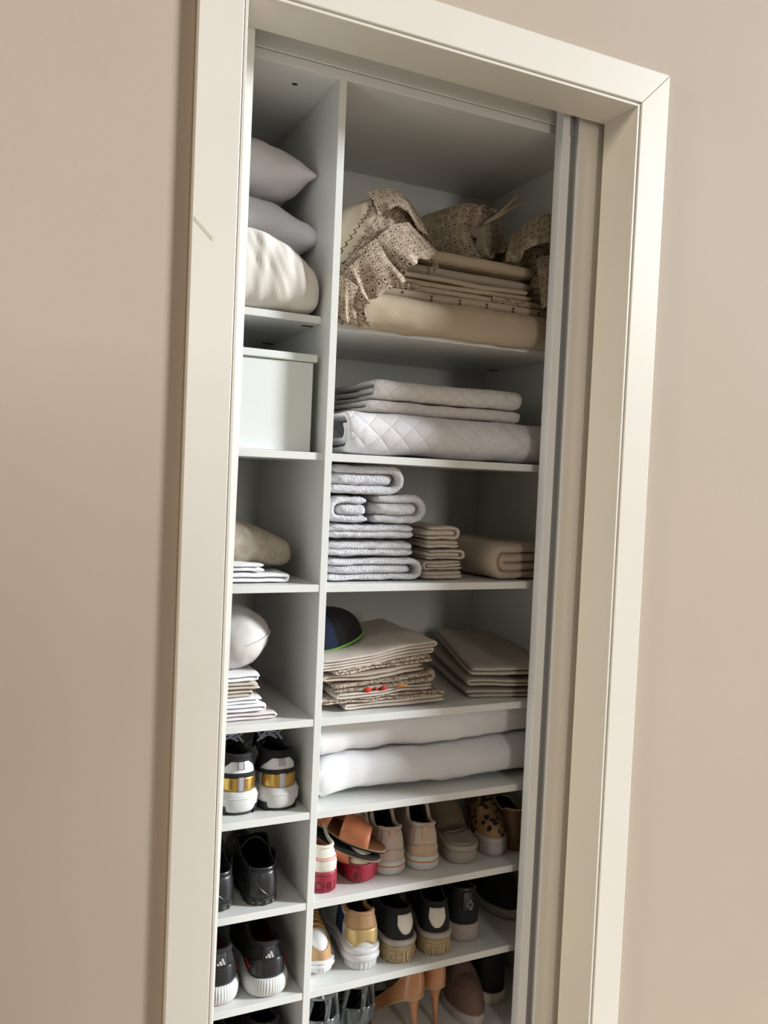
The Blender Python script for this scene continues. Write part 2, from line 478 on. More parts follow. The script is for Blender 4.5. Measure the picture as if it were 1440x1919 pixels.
def pad(x0, x1, y0, y1, z0, z1, e=(5, 5, 2.6), n=(26, 16, 10), layers=(), seed=0.0, flat=True):
    """soft rounded block"""
    c = Vector(((x0 + x1) / 2, (y0 + y1) / 2, (z0 + z1) / 2)); h = ((x1 - x0) / 2, (y1 - y0) / 2, (z1 - z0) / 2)
    V = []; F = []; ix = {}
    def get(i, j, k):
        key = (i, j, k)
        if key in ix: return ix[key]
        u, v, w = -1 + 2 * i / n[0], -1 + 2 * j / n[1], -1 + 2 * k / n[2]
        m = max(abs(u), abs(v), abs(w))
        s = (abs(u) ** e[0] + abs(v) ** e[1] + abs(w) ** e[2])
        lo, hi = 0.3, 1.0   # scale so that the p-norm equals one
        for _ in range(22):
            md = (lo + hi) / 2
            if (abs(u) * md) ** e[0] + (abs(v) * md) ** e[1] + (abs(w) * md) ** e[2] > 1: hi = md
            else: lo = md
        ix[key] = len(V); V.append(c + Vector((u * lo * h[0], v * lo * h[1], w * lo * h[2]))); return ix[key]
    for a in range(3):
        o = [b for b in range(3) if b != a]
        for side in (0, n[a]):
            for i in range(n[o[0]]):
                for j in range(n[o[1]]):
                    q = []
                    for di, dj in ((0, 0), (1, 0), (1, 1), (0, 1)):
                        k = [0, 0, 0]; k[a] = side; k[o[0]] = i + di; k[o[1]] = j + dj; q.append(get(*k))
                    flip = (side == 0) ^ (a == 1)
                    F.append(tuple(q[::-1]) if flip else tuple(q))
    if layers: V = wrinkle(V, layers, seed)
    if flat: V = [Vector((p.x, p.y, max(p.z, z0))) for p in V]
    return V, F

# ------------------------------------------------------------------ footwear
class Shoe:
    """one shoe: heel at the origin, toe towards +y, standing on z = 0"""
    def __init__(s, root, L=0.255, w=0.088, heel=0.76, waist=0.74, toe=0.30, sh=0.03, st=0.022, spring=0.012,
                 H=((0, 0.065), (0.12, 0.062), (0.26, 0.052), (0.45, 0.062), (0.7, 0.05), (1, 0.026)),
                 opening=0.74, thr=0.46, lift=0.0, liftend=0.6, point=2.0, boxy=0.7):
        s.__dict__.update(locals()); del s.__dict__['s']
    def W(s, t):
        b = interp(((0, s.heel), (0.18, s.heel), (0.42, s.waist), (0.70, 1.0), (1, 0.92)), t) * s.w / 2
        he = 0.15
        if t < he: b *= max(0.0, 1 - (1 - t / he) ** 2.3) ** (1 / 2.3)
        if t > 1 - s.toe: b *= max(0.0, 1 - ((t - 1 + s.toe) / s.toe) ** s.point) ** (1 / s.point)
        return b
    def out(s, u, ex=0.0):
        t = (1 - math.cos(PI * min(1, abs(u)))) / 2
        sg = 1 if u >= 0 else -1
        x, y = sg * s.W(t), s.L * t
        if ex:
            e = 1e-3
            def raw(uu):
                uu = (uu + 1) % 2 - 1
                tt = (1 - math.cos(PI * abs(uu))) / 2
                return Vector(((1 if uu >= 0 else -1) * s.W(tt), s.L * tt))
            d = raw(u + e) - raw(u - e)
            if d.length > 1e-9:
                d.normalize(); x += d.y * ex; y -= d.x * ex
        return x, y
    def zl(s, t):
        a = s.lift * smooth(1 - t / s.liftend) if t < s.liftend else 0.0
        return a + (s.spring * ((t - 0.74) / 0.26) ** 2 if t > 0.74 else 0.0)
    def thick(s, t): return s.st + (s.sh - s.st) * smooth(1 - (t - 0.25) / 0.4)
    def zs(s, t): return s.zl(t) + s.thick(t)
    def surf(s, u, v, off=0.0):
        if off:
            e = 4e-3
            p = s.surf(u, v)
            du = s.surf(u + e, v) - s.surf(u - e, v); dv = s.surf(u, min(1, v + e)) - s.surf(u, max(0, v - e))
            nn = du.cross(dv)
            if nn.length > 1e-12: nn.normalize()
            else: nn = Vector((0, 0, 1))
            return p + nn * off
        u = (u + 1) % 2 - 1 if abs(u) > 1 else u
        x, y = s.out(u); t = y / s.L
        ya, yb = 0.17 * s.L, (1 - s.toe * 0.8) * s.L
        sp = Vector((0, min(max(y, ya), yb)))
        ts = min(t, yb / s.L)
        k = smooth((t - s.thr + 0.07) / 0.14)         # 0 = open throat, 1 = closed vamp
        a = v * PI / 2
        c1 = max(0.0, math.cos(a)) ** s.boxy; z1 = math.sin(a) ** 0.95
        c0 = 1 + 0.05 * math.sin(PI * v) - (1 - s.opening) * v ** 2.2; z0 = v
        c = c0 + (c1 - c0) * k; zz = z0 + (z1 - z0) * k
        h = interp(s.H, t) * (1 - k) + interp(s.H, ts) * k
        q = sp + (Vector((x, y)) - sp) * c
        return Vector((q.x, q.y, s.zs(t) * (1 - k * v) + s.zs(ts) * k * v + h * zz - 0.004 * (1 - v)))
    # -- parts
    def upper(s, m, name='upper', nu=60, nv=12):
        V = []; F = []
        for j in range(nv + 1):
            for i in range(nu): V.append(s.surf(-1 + 2 * i / nu, j / nv))
        for j in range(nv):
            for i in range(nu):
                F.append((j * nu + i, j * nu + (i + 1) % nu, (j + 1) * nu + (i + 1) % nu, (j + 1) * nu + i))
        return mk(name, V, F, m, s.root)
    def lining(s, m, insole=None):
        nu = 48; V = []; F = []; nv = 6
        for j in range(nv + 1):
            for i in range(nu): V.append(s.surf(-1 + 2 * i / nu, 0.98 - 0.86 * j / nv, -0.0035))
        for j in range(nv):
            for i in range(nu): F.append((j * nu + i, (j + 1) * nu + i, (j + 1) * nu + (i + 1) % nu, j * nu + (i + 1) % nu))
        mk('lining', V, F, m, s.root)
        V = []; F = []; n = 24
        for i in range(n + 1):
            t = 0.02 + 0.96 * i / n
            for sg in (-1, 0, 1): V.append(Vector((sg * s.W(t) * 0.93, t * s.L, s.zs(t) + 0.0045)))
        for i in range(n):
            for k in (0, 1): F.append((i * 3 + k, i * 3 + k + 1, i * 3 + 4 + k, i * 3 + 3 + k))
        return mk('insole', V, F, insole or m, s.root)
    def collar(s, m, r=0.0035, name='collar', umax=None):
        um = umax or (math.acos(1 - 2 * (s.thr + 0.02)) / PI)
        P = [s.surf(-um + 2 * um * i / 40, 1.0) for i in range(41)]
        return MB().tube(P, r, 7).build(name, m, s.root)
    def patch(s, name, m, u0, u1, v0, v1, off=0.0012, nu=24, nv=6, parent=None, label=None):
        f0 = v0 if callable(v0) else (lambda u: v0); f1 = v1 if callable(v1) else (lambda u: v1)
        V = []; F = []
        for i in range(nu + 1):
            u = u0 + (u1 - u0) * i / nu
            a, b = f0(u), f1(u)
            V.append(s.surf(u, a, -0.0005))
            for j in range(nv + 1): V.append(s.surf(u, a + (b - a) * j / nv, off))
            V.append(s.surf(u, b, -0.0005))
        R = nv + 3
        for i in range(nu):
            for j in range(R - 1): F.append((i * R + j, (i + 1) * R + j, (i + 1) * R + j + 1, i * R + j + 1))
        for i in (0, nu): F.append(tuple(i * R + j for j in range(R)))
        return mk(name, V, F, m, parent or s.root, label=label)
    def solepos(s, u, f, off=0.0):
        x, y = s.out(u, off); t = min(1, max(0, y / s.L))
        return Vector((x, y, s.zl(t) + s.thick(t) * f))
    def sole(s, name, m, f0=0.0, f1=1.0, off=0.003, nu=64, bulge=0.0, ribs=0, ribamp=0.0, label=None, parent=None):
        prof = [(0.0, -0.004), (0.06, -0.0008), (0.25, bulge * 0.8), (0.5, bulge), (0.75, bulge * 0.8), (0.94, -0.0008), (1.0, -0.004)]
        if ribs: nu = ribs * 4
        V = []; F = []
        for fr, ex in prof:
            for i in range(nu):
                u = -1 + 2 * i / nu
                ra = ribamp * (1 if i % 4 in (0, 1) else -1) if (ribs and 0.05 < fr < 0.95) else 0
                V.append(s.solepos(u, f0 + (f1 - f0) * fr, off + ex + ra))
        R = len(prof)
        for j in range(R - 1):
            for i in range(nu): F.append((j * nu + i, j * nu + (i + 1) % nu, (j + 1) * nu + (i + 1) % nu, (j + 1) * nu + i))
        for j in (0, R - 1):     # caps, left and right halves joined across
            h = nu // 2
            for i in range(h):
                a, b = h + i, h + i + 1
                c, d = h - i, h - i - 1
                q = [j * nu + (a % nu), j * nu + (b % nu), j * nu + (d % nu), j * nu + (c % nu)]
                q2 = []
                for x in q:
                    if x not in q2: q2.append(x)
                if len(q2) >= 3: F.append(tuple(q2) if j else tuple(q2[::-1]))
        return mk(name, V, F, m, parent or s.root, label=label, autosm=50)
    def stripe(s, name, m, f, r=0.0012, u0=-0.6, u1=0.6, off=0.0035, parent=None):
        P = [s.solepos(u0 + (u1 - u0) * i / 40, f, off) for i in range(41)]
        return MB().tube(P, r, 6).build(name, m, parent or s.root)
    def tongue(s, m, up=0.03, w=0.022, name='tongue', back=0.02):
        V = []; F = []; n = 10
        y0 = s.L * (s.thr + 0.12); z0 = s.zs(0.5) + interp(s.H, s.thr + 0.12) * 0.97
        y1 = s.L * s.thr - back; z1 = s.zs(0.4) + interp(s.H, s.thr) + up
        for i in range(n + 1):
            f = i / n; y = y0 + (y1 - y0) * f; z = z0 + (z1 - z0) * f ** 0.8
            hw = w * (0.85 + 0.25 * f) * (1 if i < n else 0.7)
            for k in range(7):
                a = -1 + 2 * k / 6
                V.append(Vector((a * hw, y + 0.006 * a * a * f, z - 0.008 * a * a)))
            for k in range(6, -1, -1):
                a = -1 + 2 * k / 6
                V.append(Vector((a * hw, y + 0.004 + 0.006 * a * a * f, z - 0.004 - 0.008 * a * a)))
        for i in range(n):
            for k in range(14): F.append((i * 14 + k, i * 14 + (k + 1) % 14, (i + 1) * 14 + (k + 1) % 14, (i + 1) * 14 + k))
        F.append(tuple(range(n * 14, n * 14 + 14)))
        return mk(name, V, F, m, s.root)
    def laces(s, m, n=5, r=0.0022, t0=0.46, t1=0.70, hw=0.018, bow=True, lift=0.004):
        b = MB()
        def top(t, x):
            tt = min(t, 0.9); h = interp(s.H, tt) + s.zs(tt)
            return Vector((x, t * s.L, h - 0.35 * x * x / 0.02 + lift))
        for i in range(n):
            ta = t0 + (t1 - t0) * i / (n - 1)
            for sg in (1, -1):
                b.tube([top(ta + (t1 - t0) / (n - 1) * 0.7 * (0.5 + 0.5 * sg * x / hw), x) for x in [hw * (-1 + 2 * k / 8) for k in range(9)]], r, 6)
        if bow:
            c = top(t0, 0) + Vector((0, -0.004, 0.008))
            for sg in (1, -1):
                lp = []
                for k in range(17):
                    a = 2 * PI * k / 16
                    lp.append(c + Vector((sg * (0.013 - 0.013 * math.cos(a)), -0.004 * math.sin(a), 0.009 * math.sin(a) + 0.004 * (1 - math.cos(a)))))
                b.tube(lp, r, 6)
                b.tube([c, c + Vector((sg * 0.01, -0.008, 0.006)), c + Vector((sg * 0.02, -0.006, -0.006)), c + Vector((sg * 0.026, -0.002, -0.014))], r, 6)
        return b.build('laces', m, s.root)
    def text(s, name, txt, m, size, u0, f, off=0.0035, onsole=True, depth=0.0012, parent=None, du=1.0, flip=1):
        cu = bpy.data.curves.new('lettering', 'FONT'); cu.body = txt; cu.size = 1.0; cu.extrude = 0.0; cu.align_x = 'CENTER'
        to = bpy.data.objects.new('lettering', cu); COL.objects.link(to)
        dg = bpy.context.evaluated_depsgraph_get()
        me = bpy.data.meshes.new_from_object(to.evaluated_get(dg))
        bpy.data.objects.remove(to)
        pts = [v.co.copy() for v in me.vertices]; fs = [tuple(p.vertices) for p in me.polygons]
        bpy.data.meshes.remove(me)
        # measure how much u one metre along the outline is at u0
        e = 0.01; a = Vector(s.out(u0 + e)); b2 = Vector(s.out(u0 - e)); k = 2 * e / max(1e-6, (a - b2).length)
        th = s.thick(0.05)
        V = []
        for p in pts:
            V.append(s.solepos(u0 + flip * p.x * size * k * du, f + p.y * size / th, off))
        n = len(V)
        return mk(name, V, fs, m, parent or s.root, smooth=False)

def strap(root, name, m, s, t0, t1, h, n=14, ex=0.002, skew=0.0, th=0.003, z0=None, parent=None, h2=None, bow=0.0):
    """a band from one edge of a sole over the foot to the other edge"""
    V = []; F = []; rows = 7
    for lay in (0, 1):
        for j in range(rows):
            for i in range(n + 1):
                a = PI * i / n
                sk = skew * (math.cos(a))
                t = t0 + (t1 - t0) * j / (rows - 1) + sk
                t -= bow * math.sin(a) * (1 - j / (rows - 1))
                t = min(0.97, max(0.03, t))
                w = s.W(t) + ex - lay * th; hh = (h * (1 - 0.25 * j / (rows - 1)) if h2 is None else h + (h2 - h) * j / (rows - 1)) - lay * th
                zb = s.zs(t) - 0.002 if z0 is None else z0
                V.append(Vector((w * math.cos(a) * (1 + 0.0), t * s.L, zb + hh * math.sin(a) ** 0.8)))
    R = n + 1; B = rows * R
    for j in range(rows - 1):
        for i in range(n):
            q = (j * R + i, j * R + i + 1, (j + 1) * R + i + 1, (j + 1) * R + i)
            F.append(q); F.append(tuple(B + x for x in q[::-1]))
    for i in range(n):
        F.append((i, i + 1, B + i + 1, B + i)); k = (rows - 1) * R
        F.append((k + i, k + i + 1, B + k + i + 1, B + k + i))
    return mk(name, V, F, m, parent or root)

# ================================================================== THE SETTING
JL, JR, JT = 0.359, 1.166, 2.099          # clear opening
YW, YB = 0.005, 0.093                     # wall surface and back of the jamb
w = MB(); w.box(-2.4, JL - 0.02, YW, YB, 0, 2.75); w.box(JR + 0.02, 7.0, YW, YB, 0, 2.75); w.box(JL - 0.02, JR + 0.02, YW, YB, JT + 0.02, 2.75)
structure(w.build('wall_front', 'wall_paint', smooth=False))
structure(MB().box(-2.4, 7.0, -4.0, 0.75, -0.05, 0.0).build('floor', 'floor_tile', smooth=False))

# slats added out of view on the right to shade the lower left wall
b = MB()
for k in range(7): b.box(1.78 + 0.205 * k, 1.83 + 0.205 * k, -1.42, -1.38, 0.0, 2.34)
b.box(1.76, 3.08, -1.43, -1.37, 2.31, 2.35); b.box(1.76, 3.08, -1.43, -1.37, 0.0, 0.04)
structure(b.build('added_shade_slats', 'trim_cream', smooth=False))

def casing(name, axis, lo, hi, a0, a1, inner):
    """flat board on the wall; mitred where two boards meet"""
    yf, yb = -0.010, YW
    if axis == 'z':
        inn, outr = inner
        V = []
        for (x, top) in ((outr, a1), (inn, hi)):
            for y in (yf, yb): V += [(x, y, lo), (x, y, top)]
        # indices: outer-front bottom/top 0,1  outer-back 2,3  inner-front 4,5 inner-back 6,7
        F = [(0, 1, 5, 4), (2, 6, 7, 3), (0, 2, 3, 1), (4, 5, 7, 6), (1, 3, 7, 5), (0, 4, 6, 2)]
    o = mk(name, V, F, 'trim_cream', smooth=False)
    m = o.modifiers.new('bevel', 'BEVEL'); m.width = 0.0018; m.segments = 2
    return structure(o)
CW = 0.0705
left = casing('trim_1', 'z', 0.0, JT + 0.0095, 0, JT + 0.0095 + CW, (JL - 0.0062, JL - 0.0095 - CW))
right = casing('trim_2', 'z', 0.0, JT + 0.0092, 0, JT + 0.0092 + CW, (JR + 0.0095, JR + 0.0095 + CW))
V = []
for y in (-0.010, YW): V += [(JL - 0.0095, y, JT + 0.0095), (JR + 0.0095, y, JT + 0.0095), (JR + 0.0095 + CW, y, JT + 0.0095 + CW), (JL - 0.0095 - CW, y, JT + 0.0095 + CW)]
o = mk('trim_3', V, [(0, 1, 2, 3), (7, 6, 5, 4), (0, 4, 5, 1), (1, 5, 6, 2), (2, 6, 7, 3), (3, 7, 4, 0)], 'trim_cream', smooth=False)
mo = o.modifiers.new('bevel', 'BEVEL'); mo.width = 0.0018; mo.segments = 2
structure(o)
mk('paint_scuff', [(0.283 + 0.03 * a, -0.0103, 1.726 - 0.028 * a + b) for a in (0, .33, .66, 1) for b in (0.0035, -0.0035)], [(0, 1, 3, 2), (2, 3, 5, 4), (4, 5, 7, 6)], 'scuff', left, smooth=False, label='tan scrape on the paint')
structure(MB().box(JL - 0.0055, JL, -0.0095, 0.001, 0, JT + 0.0055, 0.0008).box(JL - 0.02, JL, 0.0, YB, 0, JT + 0.02, 0.001).build('trim_4', 'trim_cream', smooth=False))
structure(MB().box(JR, JR + 0.0055, -0.0095, 0.001, 0, JT + 0.0055, 0.0008).box(JR, JR + 0.02, 0.0, YB, 0, JT + 0.02, 0.001).build('trim_5', 'trim_cream', smooth=False))
structure(MB().box(JL, JR, -0.0095, 0.001, JT, JT + 0.0055, 0.0008).box(JL, JR, 0.0, YB, JT, JT + 0.02, 0.001).build('trim_6', 'trim_cream', smooth=False))

V = [(x, y, z) for y in (YB + 0.001, YB + 0.013) for (x, z) in ((JL - 0.02, 0), (0.386, 0), (0.3915, 0.7), (0.3985, 1.5), (0.3995, 2.125), (JL - 0.02, 2.125))]
structure(mk('trim_7', V, [(0, 1, 2, 3, 4, 5), (11, 10, 9, 8, 7, 6)] + [(k, k + 6, (k + 1) % 6 + 6, (k + 1) % 6) for k in range(6)], 'melamine', smooth=False))

# sliding door pushed open to the right, behind the jamb
d = link(bpy.data.objects.new('door_1', None)); d.location = (1.06, 0.11, 0); structure(d)
def dpart(name, x0, x1, y0, y1, z0, z1, m, bv=0.0008, parent=d, label=None):
    return MB().box(x0 - 1.06, x1 - 1.06, y0 - 0.11, y1 - 0.11, z0, z1, bv).build(name, m, parent, smooth=False, label=label)
dpart('door_panel', 1.116, 1.90, 0.113, 0.131, 0.02, 2.12, 'door_cream')
pr = dpart('edge_profile', 1.0725, 1.0935, 0.110, 0.136, 0.015, 2.125, 'aluminium', label='brushed aluminium handle profile')
dpart('groove', 1.0935, 1.1125, 0.121, 0.136, 0.015, 2.125, 'aluminium_groove', parent=pr)
dpart('lip', 1.1125, 1.117, 0.109, 0.136, 0.015, 2.125, 'aluminium', parent=pr, bv=0.0004)
dpart('slot', 1.0905, 1.0955, 0.1088, 0.1112, 2.065, 2.125, 'aluminium_groove', parent=pr, bv=0.0002)
dpart('top_track', 0.40, 1.9, 0.097, 0.150, 2.140, 2.165, 'melamine', label='white top rail')

# ================================================================== THE WARDROBE
XL, XD0, XD1, XR = 0.352, 0.5865, 0.6015, 1.205
YF, YK = 0.160, 0.600
ZT = 2.085
Z2, Z3, Z4, Z5, Z6, Z7, Z8 = 1.371, 1.1135, 0.847, 0.661, 0.478, 0.295, 0.112
ZL1, ZR1 = 1.641, 1.636
wd = thing('wardrobe', (0.8, 0.38, 0), 0, 'white built-in wardrobe with open shelves behind the door frame', 'wardrobe')
def wpart(name, x0, x1, y0, y1, z0, z1, m='melamine', bv=0.0007, parent=None):
    return MB().box(x0 - 0.8, x1 - 0.8, y0 - 0.38, y1 - 0.38, z0, z1, bv).build(name, m, parent or wd, smooth=False)
wpart('side_panel', XL - 0.015, XL, YF, YK, 0.0, ZT + 0.015)
wpart('side_panel', XR, XR + 0.015, YF, YK, 0.0, ZT + 0.015)
tp = wpart('top_panel', XL, XR, YF, YK, ZT, ZT + 0.018)
wpart('top_rail', XL - 0.015, XR + 0.015, YF - 0.004, YF + 0.02, ZT + 0.019, ZT + 0.075)
wpart('back_panel', XL - 0.015, XR + 0.015, YK, YK + 0.008, 0.0, ZT + 0.02)
dv = wpart('divider', XD0, XD1, YF, YK, 0.0, ZT)
sh = {}
for k, z in (('1', ZL1), ('2', Z2), ('3', Z3), ('4', Z4), ('5', Z5), ('6', Z6), ('7', Z7), ('8', Z8)):
    yf = 0.206 if k == '1' else 0.168 if k == '2' else YF + 0.001
    sh['L' + k] = wpart('shelf', XL, XD0, yf, YK, z - 0.0145, z)
    sh['R' + k] = wpart('shelf', XD1, XR, 0.206 if k == '1' else YF + 0.001, YK, (ZR1 if k == '1' else z) - 0.0155, ZR1 if k == '1' else z)
wpart('plinth', XL, XR, YF + 0.03, YF + 0.045, 0.0, Z8 - 0.016)
for x, y, z in ((XD0 - 0.016, 0.245, ZL1 - 0.0148), (XD0 - 0.014, 0.52, ZL1 - 0.0148)):
    wpart('shelf_fitting', x - 0.012, x + 0.012, y - 0.006, y + 0.006, z - 0.0008, z, 'fitting_brown', 0.0, sh['L1']).location = (0, 0, 0)
wpart('shelf_fitting', 1.165, 1.190, 0.5, 0.512, ZR1 - 0.0165, ZR1 - 0.0155, 'fitting_brown', 0.0, sh['R1'])
wpart('fixing_slot', XD0 - 0.001, XD0 + 0.001, 0.19, 0.20, 2.045, 2.075, 'melamine_edge', 0.0, dv)
wpart('screw_hole', 0.513, 0.523, 0.222, 0.230, ZT - 0.0006, ZT, 'dark_hole', 0.0, tp)

# ================================================================== LEFT COLUMN, top to bottom
def soft(name, V, F, m, label, cat, group=None, uvs=None, parent=None, at=None, rot=None):
    o = mk(name, V, F, m, parent, True, uvs)
    if at is not None: o.location = at
    if rot is not None: o.rotation_euler = rot
    if label: tag(o, label, cat, group)
    return o
def turned(V, c, rz=0.0, ry=0.0, rx=0.0):
    R = Matrix.Rotation(rz, 3, 'Z') @ Matrix.Rotation(ry, 3, 'Y') @ Matrix.Rotation(rx, 3, 'X'); c = Vector(c)
    return [c + R @ (Vector(p) - c) for p in V]

V, F = pad(0.362, 0.5855, 0.186, 0.545, ZL1, 1.800, (7, 7, 3.0), (40, 30, 26), (), 3)
W2 = []
for p in V:
    f = (p.z - ZL1) / (1.800 - ZL1)
    zt = 1.0 - 0.28 * smooth((p.x - 0.46) / 0.10) - 0.22 * smooth((p.x - 0.545) / 0.04)
    q = Vector((p.x, p.y, ZL1 + (p.z - ZL1) * zt))
    fold = noise.noise(Vector((p.x * 46, p.z * 9 + p.y * 6, 3.3))) * 0.009 + noise.noise(Vector((p.x * 90 + p.z * 30, p.z * 20, 8.1))) * 0.004
    if p.y < 0.35: q.y += fold * (0.4 + 0.6 * f)
    q.z += noise.noise(Vector((p.x * 30, p.y * 25, 1.0))) * 0.007 * f
    q.x = min(max(q.x, 0.354), 0.586)
    W2.append(q)
soft('comforter', W2, F, 'ivory_cotton', 'rumpled ivory bundled comforter at the bottom of the upper left pile', 'bedding')
V, F, U = pillow(0.115, 0.16, 0.066, 34, 0.06, 0.47, [(14, 0.007), (40, 0.0025)], 5)
V = turned(V, (0, 0, 0), 0.06, 0.20)
soft('pillow', [Vector((min(max(p.x + 0.478, 0.354), 0.596), p.y + 0.402, p.z + 1.827)) for p in V], F, 'lilac_cotton', 'white pillow in the middle of the upper left pile, above the ivory comforter', 'pillow', 'pillows on the upper left shelf')
V, F, U = pillow(0.110, 0.16, 0.064, 34, 0.06, 0.47, [(14, 0.007), (40, 0.0025)], 9)
V = turned(V, (0, 0, 0), 0.04, 0.16)
soft('pillow', [Vector((min(max(p.x + 0.468, 0.354), 0.584), p.y + 0.41, p.z + 1.948)) for p in V], F, 'grey_cotton', 'greyish white pillow on top of the upper left pile, nearest the wardrobe ceiling', 'pillow', 'pillows on the upper left shelf')

bx = thing('storage_box', (0.495, 0.35, Z2), 0, 'white lidded storage box filling the second left compartment', 'box')
MB().box(-0.120, 0.0755, -0.150, 0.15, 0, 0.176, 0.002).build('body', 'box_white', bx, smooth=False)
MB().box(-0.124, 0.0815, -0.156, 0.156, 0.1772, 0.192, 0.0015).build('lid', 'box_white', bx, smooth=False)

V, F = ribbon(zigzag(0.362, 0.542, Z3 + 0.0055, 0.0095, 2, True, 2), 0.0088, 0.188, 0.50, 'y', 14, [(30, 0.0016)], 1)
soft('folded_sheet', V, F, 'white_cotton', 'flat white folded sheet lying under the beige bolster in the third left compartment', 'sheet')
V, F = ribbon(zigzag(0.362, 0.489, Z3 + 0.0262, 0.0085, 2, False, 4), 0.0078, 0.192, 0.40, 'y', 12, [(40, 0.002)], 2)
soft('napkin', V, F, 'white_cotton', 'small white folded cloth on the sheet, in front of the beige bolster', 'cloth')
V, F = pad(0.362, 0.562, 0.225, 0.53, Z3 + 0.020, 1.236, (5, 6, 2.8), (30, 24, 22), [(16, 0.005), (45, 0.0025)], 8)
V = [Vector((max(p.x, 0.354), p.y, p.z - 0.40 * max(0, p.x - 0.45) * (max(0.0, p.z - Z3 - 0.02) / 0.1) ** 1.2)) for p in V]
soft('bolster', V, F, 'damask', 'beige embossed fabric bolster with rounded end in the third left compartment', 'cushion')

def flat_cloth(name, x0, x1, y0, y1, z0, th, n, m, label, cat, group=None, seed=1, rz=0.0, right=True, axis='y', amp=0.0015, sc=26, tilt=0.0, wob=0.004):
    gap = th * 1.07
    V, F = ribbon(zigzag(x0 if axis == 'y' else y0, x1 if axis == 'y' else y1, z0 + th * 0.52, gap, n, right, seed), th, y0 if axis == 'y' else x0, y1 if axis == 'y' else x1, axis, 16, [(sc, amp), (9, amp * 0.8)], seed, None, wob)
    zz = min(p.z for p in V)
    V = [Vector((p.x, p.y, p.z - zz + z0)) for p in V]
    if rz or tilt:
        V = turned(V, ((x0 + x1) / 2, y0, z0), rz, tilt)
        zz = min(p.z for p in V)
        if tilt == 0: V = [Vector((p.x, p.y, p.z - zz + z0)) for p in V]
    return soft(name, V, F, m, label, cat, group)
z = Z4
flat_cloth('folded_sheet', 0.362, 0.523, 0.186, 0.50, z, 0.0068, 2, 'pink_sheet', 'pale pinkish folded sheet at the bottom of the fourth left pile', 'sheet', None, 3); z += 0.0150
flat_cloth('folded_sheet', 0.362, 0.497, 0.188, 0.46, z, 0.0072, 2, 'white_cotton', 'lower of the two white folded sheets under the beige cloths', 'sheet', 'white sheets under the beige cloths', 4); z += 0.0155
flat_cloth('folded_sheet', 0.362, 0.496, 0.189, 0.46, z, 0.0065, 2, 'white_cotton', 'upper of the two white folded sheets under the beige cloths', 'sheet', 'white sheets under the beige cloths', 5, right=False); z += 0.0142
flat_cloth('folded_cloth', 0.362, 0.480, 0.191, 0.42, z, 0.0066, 2, 'beige_sheet', 'lower beige folded cloth of the two in the fourth left pile', 'cloth', 'beige cloths in the fourth left pile', 6); z += 0.0145
flat_cloth('folded_cloth', 0.362, 0.487, 0.190, 0.42, z, 0.0066, 2, 'beige_sheet', 'upper beige folded cloth, just beneath the topmost white sheet', 'cloth', 'beige cloths in the fourth left pile', 7, right=False); z += 0.0145
flat_cloth('folded_sheet', 0.362, 0.489, 0.188, 0.50, z, 0.0080, 2, 'white_cotton', 'topmost white folded sheet directly under the satin cushion', 'sheet', None, 8); z += 0.0172
V, F = pad(-0.082, 0.066, -0.13, 0.13, -0.064, 0.064, (2.3, 2.6, 1.9), (24, 20, 20), [(16, 0.003), (60, 0.0012)], 4, flat=False)
V = [Vector((p.x, p.y, p.z * (1 - 0.32 * smooth((p.x - 0.0) / 0.075)))) for p in V]
V = turned(V, (0, 0, 0), 0.0, -0.28)
zb = min(p.z for p in V)
P = [Vector((max(p.x + 0.457, 0.354), p.y + 0.315, p.z - zb + z - 0.010)) for p in V]
cu = soft('cushion', P, F, 'satin', 'plump pale satin cushion leaning on the white linen pile in the fourth left compartment', 'cushion')
sm = []
for k in range(25):
    a = -PI / 2 - 0.9 + 1.9 * k / 24
    c, s_ = math.cos(a), math.sin(a)
    r = 1 / (abs(c) ** 2.3 + abs(s_) ** 2.6) ** (1 / 2.4)
    q = Matrix.Rotation(-0.28, 3, 'Y') @ Vector((0.002 + 0.0645 * c * r, 0.1305 * s_ * r, 0.0))
    sm.append(Vector((max(q.x + 0.457, 0.40), q.y + 0.315, q.z - zb + z - 0.010)))
MB().tube(sm, 0.0013, 6).build('seam', 'satin', cu)

